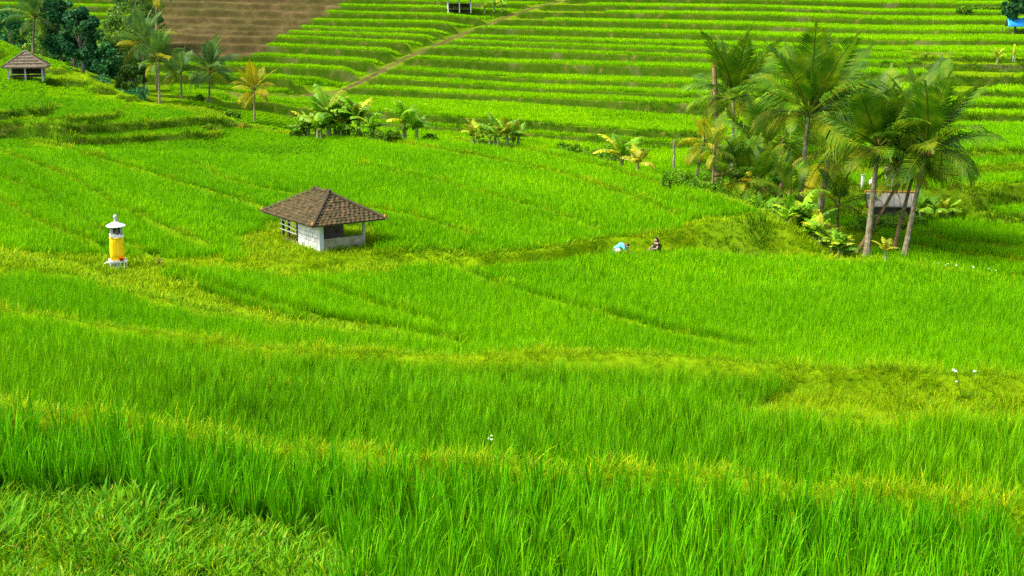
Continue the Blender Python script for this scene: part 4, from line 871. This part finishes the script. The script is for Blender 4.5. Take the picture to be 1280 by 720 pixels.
def tree(px, py, D, H, cr, label, group=None, material='tree_leaf', name='broadleaf_tree', trunk=.32, seed=0, low=.3, nclump=46, leaf=.34, per=90):
    u_, _ = ray(px, py); x, y = float(u_*D), D; t = empty(name, (x, y, gz(x, y)-.1), 0, label, 'tree', group); r_ = random.Random(seed or int(px*3+D))
    pts = [(0, 0, 0), (r_.uniform(-.1, .1), 0, H*.25), (r_.uniform(-.25, .25), r_.uniform(-.2, .2), H*.55), (r_.uniform(-.3, .3), 0, H*.85)]
    MB().tube(pts, [trunk*.55, trunk*.42, trunk*.3, trunk*.1], 8).build('trunk', 'tree_bark', t, smooth=True)
    cl = []
    for k in range(nclump):
        zf = r_.uniform(low, 1); a = r_.uniform(0, 6.28); w_ = cr*math.sin(math.pi*min(.97, max(.14, (zf-low)/(1-low)*.86+.12)))**.6*math.sqrt(r_.uniform(.12, 1)); cl.append(((w_*math.cos(a), w_*math.sin(a), H*zf), cr*r_.uniform(.16, .34)))
    for k in range(9):
        c, _ = cl[k*4 % len(cl)]; f = r_.uniform(.35, .7); s_ = Vector(pts[1]).lerp(Vector(pts[2]), f); MB().tube([s_, s_.lerp(Vector(c), .5)+Vector((0, 0, .15)), c], [trunk*.2, trunk*.12, trunk*.04], 5).build('limb', 'tree_bark', t)
    leaf_cloud(cl, leaf, per, int(px*13+D), material, 'crown', t); return t
GT = 'dark trees behind the rice spur'
tree(76, 75, 134, 6.6, 1.9, 'tall dense blue green tree with bare grey stem behind the spur', GT, low=.28, nclump=60)
tree(104, 84, 132, 5.9, 1.8, 'dark round broadleaf tree with pale short stem behind the spur', GT, low=.3, nclump=60)
tree(128, 84, 140, 6.6, 2.3, 'broad dark evergreen tree standing behind the round one', GT, low=.12, nclump=70)
tree(92, 78, 143, 8.6, 2.4, 'largest dark evergreen tree behind the spur', GT, low=.1, nclump=80)
tree(150, 92, 147, 7.4, 2.3, 'pale green tall tree between dark trees and palms', GT, material='tree_leaf_pale', low=.1, nclump=60)
tree(166, 100, 133, 2.6, 1.4, 'low pale leafy tree at the foot of the close pair of palms', GT, material='tree_leaf_pale', low=.1, nclump=40)
tree(60, 70, 150, 7.0, 2.2, 'grey green tree between the crest palm and dark trees', GT, material='tree_leaf_pale', low=.1, nclump=60)
tree(14, 55, 160, 6.5, 2.2, 'hazy tree at the very edge behind the crest palm', GT, material='tree_leaf', low=.15, nclump=60)
#tree(232, 96, 175, 8.6, 2.2, 'pale tree behind the stunted palm before the ploughed land', GT, material='tree_leaf_pale', low=.2, nclump=50)
tree(175, 96, 165, 9.0, 2.8, 'tall pale green tree behind the very tall slim palm', GT, material='tree_leaf_pale', low=.12, nclump=70)
tree(1269, 31, 150, 3.9, 1.5, 'single dark tree rising behind the blue tarpaulin shelter', None, low=.42, nclump=40, trunk=.3)
def shrub(px, py, D, h_, r_, label, group=None, material='shrub_leaf', seed=0, leaf=.13, per=70):
    if D is None: b = hit(px, py, 40)
    else: u_, _ = ray(px, py); b = Vector((float(u_*D), D, gz(float(u_*D), D)))
    t = empty('shrub', (b.x, b.y, b.z-.05), 0, label, 'shrub', group); rr = random.Random(int(px*5+py)); cl = []
    for k in range(16):
        a = rr.uniform(0, 6.28); q = r_*math.sqrt(rr.random()); cl.append(((q*math.cos(a), q*math.sin(a), h_*rr.uniform(.2, .95)*(1-.35*q/r_)), r_*rr.uniform(.22, .42)))
    for k in range(5): MB().tube([(0, 0, 0), (cl[k][0][0]*.5, cl[k][0][1]*.5, cl[k][0][2]*.6), cl[k][0]], [.03, .02, .01], 5).build('stem', 'tree_bark', t)
    leaf_cloud(cl, leaf, per, int(px*7+py), material, 'foliage', t); return t
for n_, (px, py, h_, r_) in enumerate(((375, 172, .8, .6), (440, 175, .9, .9), (472, 176, .8, .7), (488, 177, .9, .6), (535, 178, .6, .5))): shrub(px, py, None, h_, r_, f'{ORD[n_]} low green shrub from the rice spur along the dense banana row', 'shrubs in the dense banana row')
for n_, (px, py, h_, r_) in enumerate(((706, 190, 1.0, .5), (718, 193, .9, .6), (740, 197, 1.0, .7), (758, 202, 1.3, .8), (768, 205, 1.5, .9))): shrub(px, py, None, h_, r_, f'{ORD[4-n_]} dark green shrub from the yellow leafed young banana plant at the paddy edge', 'shrubs near the yellow banana plant')
for n_, (px, py, D_, h_, r_) in enumerate(((850, 226, 67, 1.0, .8), (862, 232, 66.5, .9, .8), (880, 240, 66, 1.05, 1.0), (897, 250, 65, 1.05, 1.0), (912, 256, 64, 1.05, 1.1), (930, 262, 63, 1.05, 1.1), (946, 268, 62, 1.05, 1.1), (962, 276, 61, 1.05, 1.1), (976, 282, 60, 1.05, 1.0), (990, 295, 59, 1.05, 1.0), (1008, 302, 59, 1.05, 1.0), (1022, 310, 58, 1.05, .9), (1040, 316, 58.5, 1.05, .9), (1056, 318, 57.5, 1.05, .9), (1070, 312, 58, 1.05, .9))):
    shrub(px, py, D_, h_, r_, f'{ORD[n_]} green shrub from the bare grey pole along the palm grove slope', 'undergrowth shrubs of the grove')
for n_, (px, py, h_, r_) in enumerate(((1098, 285, 1.0, .9), (1118, 282, .9, .8), (1134, 282, 1.0, .8), (1085, 284, 1.1, .9))): shrub(px, py, 70, h_*.9, r_, f'dark shrub in front of the grey shed, {["just beyond the slanting trunk", "under its middle", "by the leaning twins", "behind the pale trunk"][n_]}', 'shrubs by the grey shed')
for n_, (px, py, D_, h_, r_) in enumerate(((130, 104, 118, 1.0, 1.3), (150, 112, 116, .9, 1.2), (118, 92, 124, 1.2, 1.5), (175, 116, 112, .8, 1.0), (160, 108, 124, 1.6, 1.6), (75, 80, 128, .8, 1.3), (55, 72, 132, .9, 1.4), (20, 55, 142, 1.3, 1.6), (245, 122, 138, .6, .7), (290, 132, 130, .7, .8))):
    shrub(px, py, D_, h_, r_, f'{ORD[n_]} {"dark" if px < 180 else "light green"} shrub behind the crest of the rice spur', 'shrubs behind the rice spur', 'tree_leaf' if px < 180 else 'shrub_leaf', leaf=.22)
for n_, (px, py, r_) in enumerate(((265, 165, .5), (296, 160, .5), (305, 162, .4))): shrub(px, py, None, .6, r_, f'{ORD[n_]} twiggy brownish shrub from the spur shelter on the terrace edge', 'twiggy shrubs on the spur', 'frond_old', per=30)
for n_, (px, py) in enumerate(((1205, 16), (1218, 15), (1232, 14), (1246, 15))): shrub(px, py, None, .9, 1.0, f'{ORD[3-n_]} rounded shrub from the single dark tree on the upper hillside', 'shrubs on the upper hillside', leaf=.25)

# wild flowers
def wf(px, py, top, label, group=None, heads=3, r_=.028, lean=.25):
    b = hit(px, py); zt = at_depth(px, top, b.y).z; flower('white_wildflower', b, max(.25, zt-b.z), heads, r_, 'white_petal', label, group=group, lean=lean)
wf(1203, 500, 461, 'tall stalk of white blossoms above the weedy bank', heads=4, r_=.035, lean=.35)
wf(1193, 500, 476, 'shorter single white blossom beside the tall stalk on the weedy bank', heads=1, r_=.03, lean=.05)
wf(616, 575, 540, 'white blossoms among the rice blades of the near terrace', heads=3, r_=.024, lean=.3)
for n_, (px, py) in enumerate(((1172, 338), (1180, 340), (1197, 342), (1212, 345), (1239, 347))): 
    b = hit(px, py); flower('white_wildflower', (b.x, b.y-.1, b.z), .36, 2, .035, 'white_petal', f'{ORD[n_]} white blossoms from the leaning twin palms on the low paddy bank', group='white flowers on the low bank', lean=.4)

# ------------------------------------------------------------------ people
def skin_obj(name, verts, edges, radii, material, parent, roots=(0,), sub=2):
    me = bpy.data.meshes.new(name); me.from_pydata(verts, edges, []); me.materials.append(mat(material)); o = link(name, me, parent)
    md = o.modifiers.new('skin', 'SKIN'); md.use_smooth_shade = True
    if not me.skin_vertices: 
        bmm = bmesh.new(); bmm.from_mesh(me); bmm.verts.layers.skin.verify(); bmm.to_mesh(me); bmm.free()
    for i, r_ in enumerate(radii):
        sv = me.skin_vertices[0].data[i]; sv.radius = (r_, r_) if not hasattr(r_, '__len__') else r_; sv.use_root = i in roots
    o.modifiers.new('sub', 'SUBSURF').levels = sub; o.modifiers['sub'].render_levels = sub
    return o
def person(px, py, rz, J, clothes, hair_pts, hair_r, label, z_off=0, py_off=.75):
    """J: joints in local space, facing +X"""
    u_, _ = ray(px, py); D_ = float(np.interp(u_, UG, LN['P']['D']))-py_off; b = Vector((float(u_*D_), D_, 0)); t = empty('person', (b.x, b.y, gz(b.x, b.y)+z_off), rz, label, 'person'); t.scale = (.8,)*3
    v, e, r_, roots = [], [], [], []
    def chain(names, rad, start=None):
        last = start
        for nm, q in zip(names, rad):
            v.append(J[nm] if isinstance(nm, str) else nm); r_.append(q); i = len(v)-1
            if last is not None: e.append((last, i))
            last = i
        return last
    pel = chain(['pelvis'], [.13]); roots.append(0); ch = chain(['waist', 'chest', 'collar'], [.115, .135, .10], pel); chain(['neck', 'chin', 'head', 'crown'], [.05, .065, .092, .05], ch)
    fingers = []
    for s_ in 'LR':
        h_ = chain(['shoulder'+s_, 'elbow'+s_, 'wrist'+s_, 'palm'+s_], [.055, .042, .028, .036], ch); fingers.append((J['wrist'+s_], J['palm'+s_]))
        chain(['hip'+s_, 'knee'+s_, 'ankle'+s_, 'toe'+s_], [.095, .062, .04, .034], pel)
    for wr, pa in fingers:
        wr, pa = Vector(wr), Vector(pa); d = (pa-wr).normalized(); sv = d.cross(Vector((0, 0, 1))).normalized(); dn = Vector((0, 0, -1))
        for k, ln in enumerate((.07, .08, .075, .06)):
            b0 = pa+sv*(k-1.5)*.019+d*.02; i0 = len(v); roots.append(i0); chain([tuple(b0), tuple(b0+d*ln*.5+dn*.012), tuple(b0+d*ln*.85+dn*.04)], [.009, .0085, .007])
        b0 = pa-sv*.03-d*.01; i0 = len(v); roots.append(i0); chain([tuple(b0), tuple(b0-sv*.022+d*.03), tuple(b0-sv*.02+d*.06+dn*.01)], [.011, .0095, .008])
    body = skin_obj('body', v, e, r_, 'skin', t, roots)
    hd, fw = Vector(J['head']), Vector(J['face']).normalized(); sd_ = Vector((0, 1, 0)); upv = sd_.cross(fw) if sd_.cross(fw).z > 0 else fw.cross(sd_)
    m = MB(); m.lathe([(.004, .022), (.016, 0), (.018, -.014), (.004, -.02)], 6, hd+fw*.095-upv*.01); m.build('nose', 'skin', body, smooth=True)
    for s_ in (-1, 1):
        m = MB(); m.lathe([(.003, .01), (.012, .004), (.012, -.004), (.003, -.01)], 8, hd+fw*.085+sd_*s_*.034+upv*.02); m.build('eye', 'eye_dark', body, smooth=True)
        m = MB(); m.lathe([(.008, .03), (.02, .015), (.016, -.02), (.006, -.032)], 6, hd+sd_*s_*.094); m.build('ear', 'skin', body, smooth=True)
    m = MB(); m.box(hd+fw*.085-upv*.048, (.014, .04, .012)); m.build('mouth', 'lip', body)
    for nm, chains, mt in clothes:
        v, e, r_ = [], [], []; vi = {}
        for names, rad in chains:
            last = None
            for k, q in zip(names, rad):
                if k in vi: i = vi[k]
                else:
                    v.append(J[k] if k in J else None); i = len(v)-1; vi[k] = i; r_.append(q)
                if last is not None and last != i: e.append((last, i))
                last = i
        skin_obj(nm, v, e, r_, mt, t)
    vv = list(hair_pts); skin_obj('hair', vv, [(i, i+1) for i in range(len(vv)-1)], hair_r, 'dark_hair', t)
    return t
def lerp3(a, b, f): return tuple(p+(q-p)*f for p, q in zip(a, b))
J = dict(pelvis=(-.24, 0, .27), waist=(-.12, 0, .42), chest=(.08, 0, .53), collar=(.20, 0, .53), neck=(.27, 0, .50), chin=(.32, 0, .47), head=(.37, 0, .47), crown=(.43, 0, .50), face=(.7, 0, -.75))
for s_, k in (('L', 1), ('R', -1)):
    J.update({'shoulder'+s_: (.18, .17*k, .48), 'elbow'+s_: (.30, .2*k, .28), 'wrist'+s_: (.48, .13*k, .17), 'palm'+s_: (.55, .11*k, .15), 'hip'+s_: (-.20, .10*k, .25), 'knee'+s_: (.10, .16*k, .30), 'ankle'+s_: (-.08, .14*k, .05), 'toe'+s_: (.10, .15*k, .03)})
    J['sleeve'+s_] = lerp3(J['shoulder'+s_], J['elbow'+s_], .75); J['thigh'+s_] = lerp3(J['hip'+s_], J['knee'+s_], .9)
person(775, 309, R(-12), J, [('shirt', [(['waist', 'chest', 'collar'], [.15, .165, .115]), (['collar', 'shoulderL', 'sleeveL'], [.115, .085, .07]), (['collar', 'shoulderR', 'sleeveR'], [.115, .085, .07]), (['waist', 'pelvis'], [.15, .15])], 'turquoise_cloth'),
    ('shorts', [(['pelvis', 'hipL', 'thighL'], [.165, .125, .095]), (['pelvis', 'hipR', 'thighR'], [.165, .125, .095])], 'white_cloth')],
    [(.29, 0, .53), (.35, 0, .54), (.42, 0, .55), (.465, 0, .52)], [.06, .088, .085, .05], 'person in turquoise shirt bending forward over the paddy bank', z_off=.04)
J = dict(pelvis=(-.08, 0, .17), waist=(-.08, 0, .34), chest=(-.02, 0, .52), collar=(.02, 0, .60), neck=(.04, 0, .66), chin=(.06, 0, .71), head=(.07, 0, .77), crown=(.06, 0, .84), face=(.9, 0, -.35))
for s_, k in (('L', 1), ('R', -1)):
    J.update({'shoulder'+s_: (.0, .17*k, .57), 'elbow'+s_: (.14, .22*k, .38), 'wrist'+s_: (.32, .12*k, .36), 'palm'+s_: (.39, .09*k, .36), 'hip'+s_: (-.04, .10*k, .16), 'knee'+s_: (.30, .14*k, .36), 'ankle'+s_: (.22, .13*k, .05), 'toe'+s_: (.38, .14*k, .03)})
    J['sleeve'+s_] = lerp3(J['shoulder'+s_], J['elbow'+s_], .55); J['shin'+s_] = lerp3(J['knee'+s_], J['ankle'+s_], .45)
person(821, 310, R(205), J, [('shirt', [(['pelvis', 'waist', 'chest', 'collar'], [.15, .145, .155, .105]), (['collar', 'shoulderL', 'sleeveL'], [.105, .075, .062]), (['collar', 'shoulderR', 'sleeveR'], [.105, .075, .062])], 'black_cloth'),
    ('trousers', [(['pelvis', 'hipL', 'kneeL', 'shinL'], [.16, .115, .085, .07]), (['pelvis', 'hipR', 'kneeR', 'shinR'], [.16, .115, .085, .07])], 'black_cloth')],
    [(.10, 0, .85), (.03, 0, .86), (-.03, 0, .78), (-.05, 0, .66), (-.08, 0, .50)], [.06, .085, .09, .085, .05], 'person in black clothes with long dark hair squatting on the paddy bank', z_off=.02)
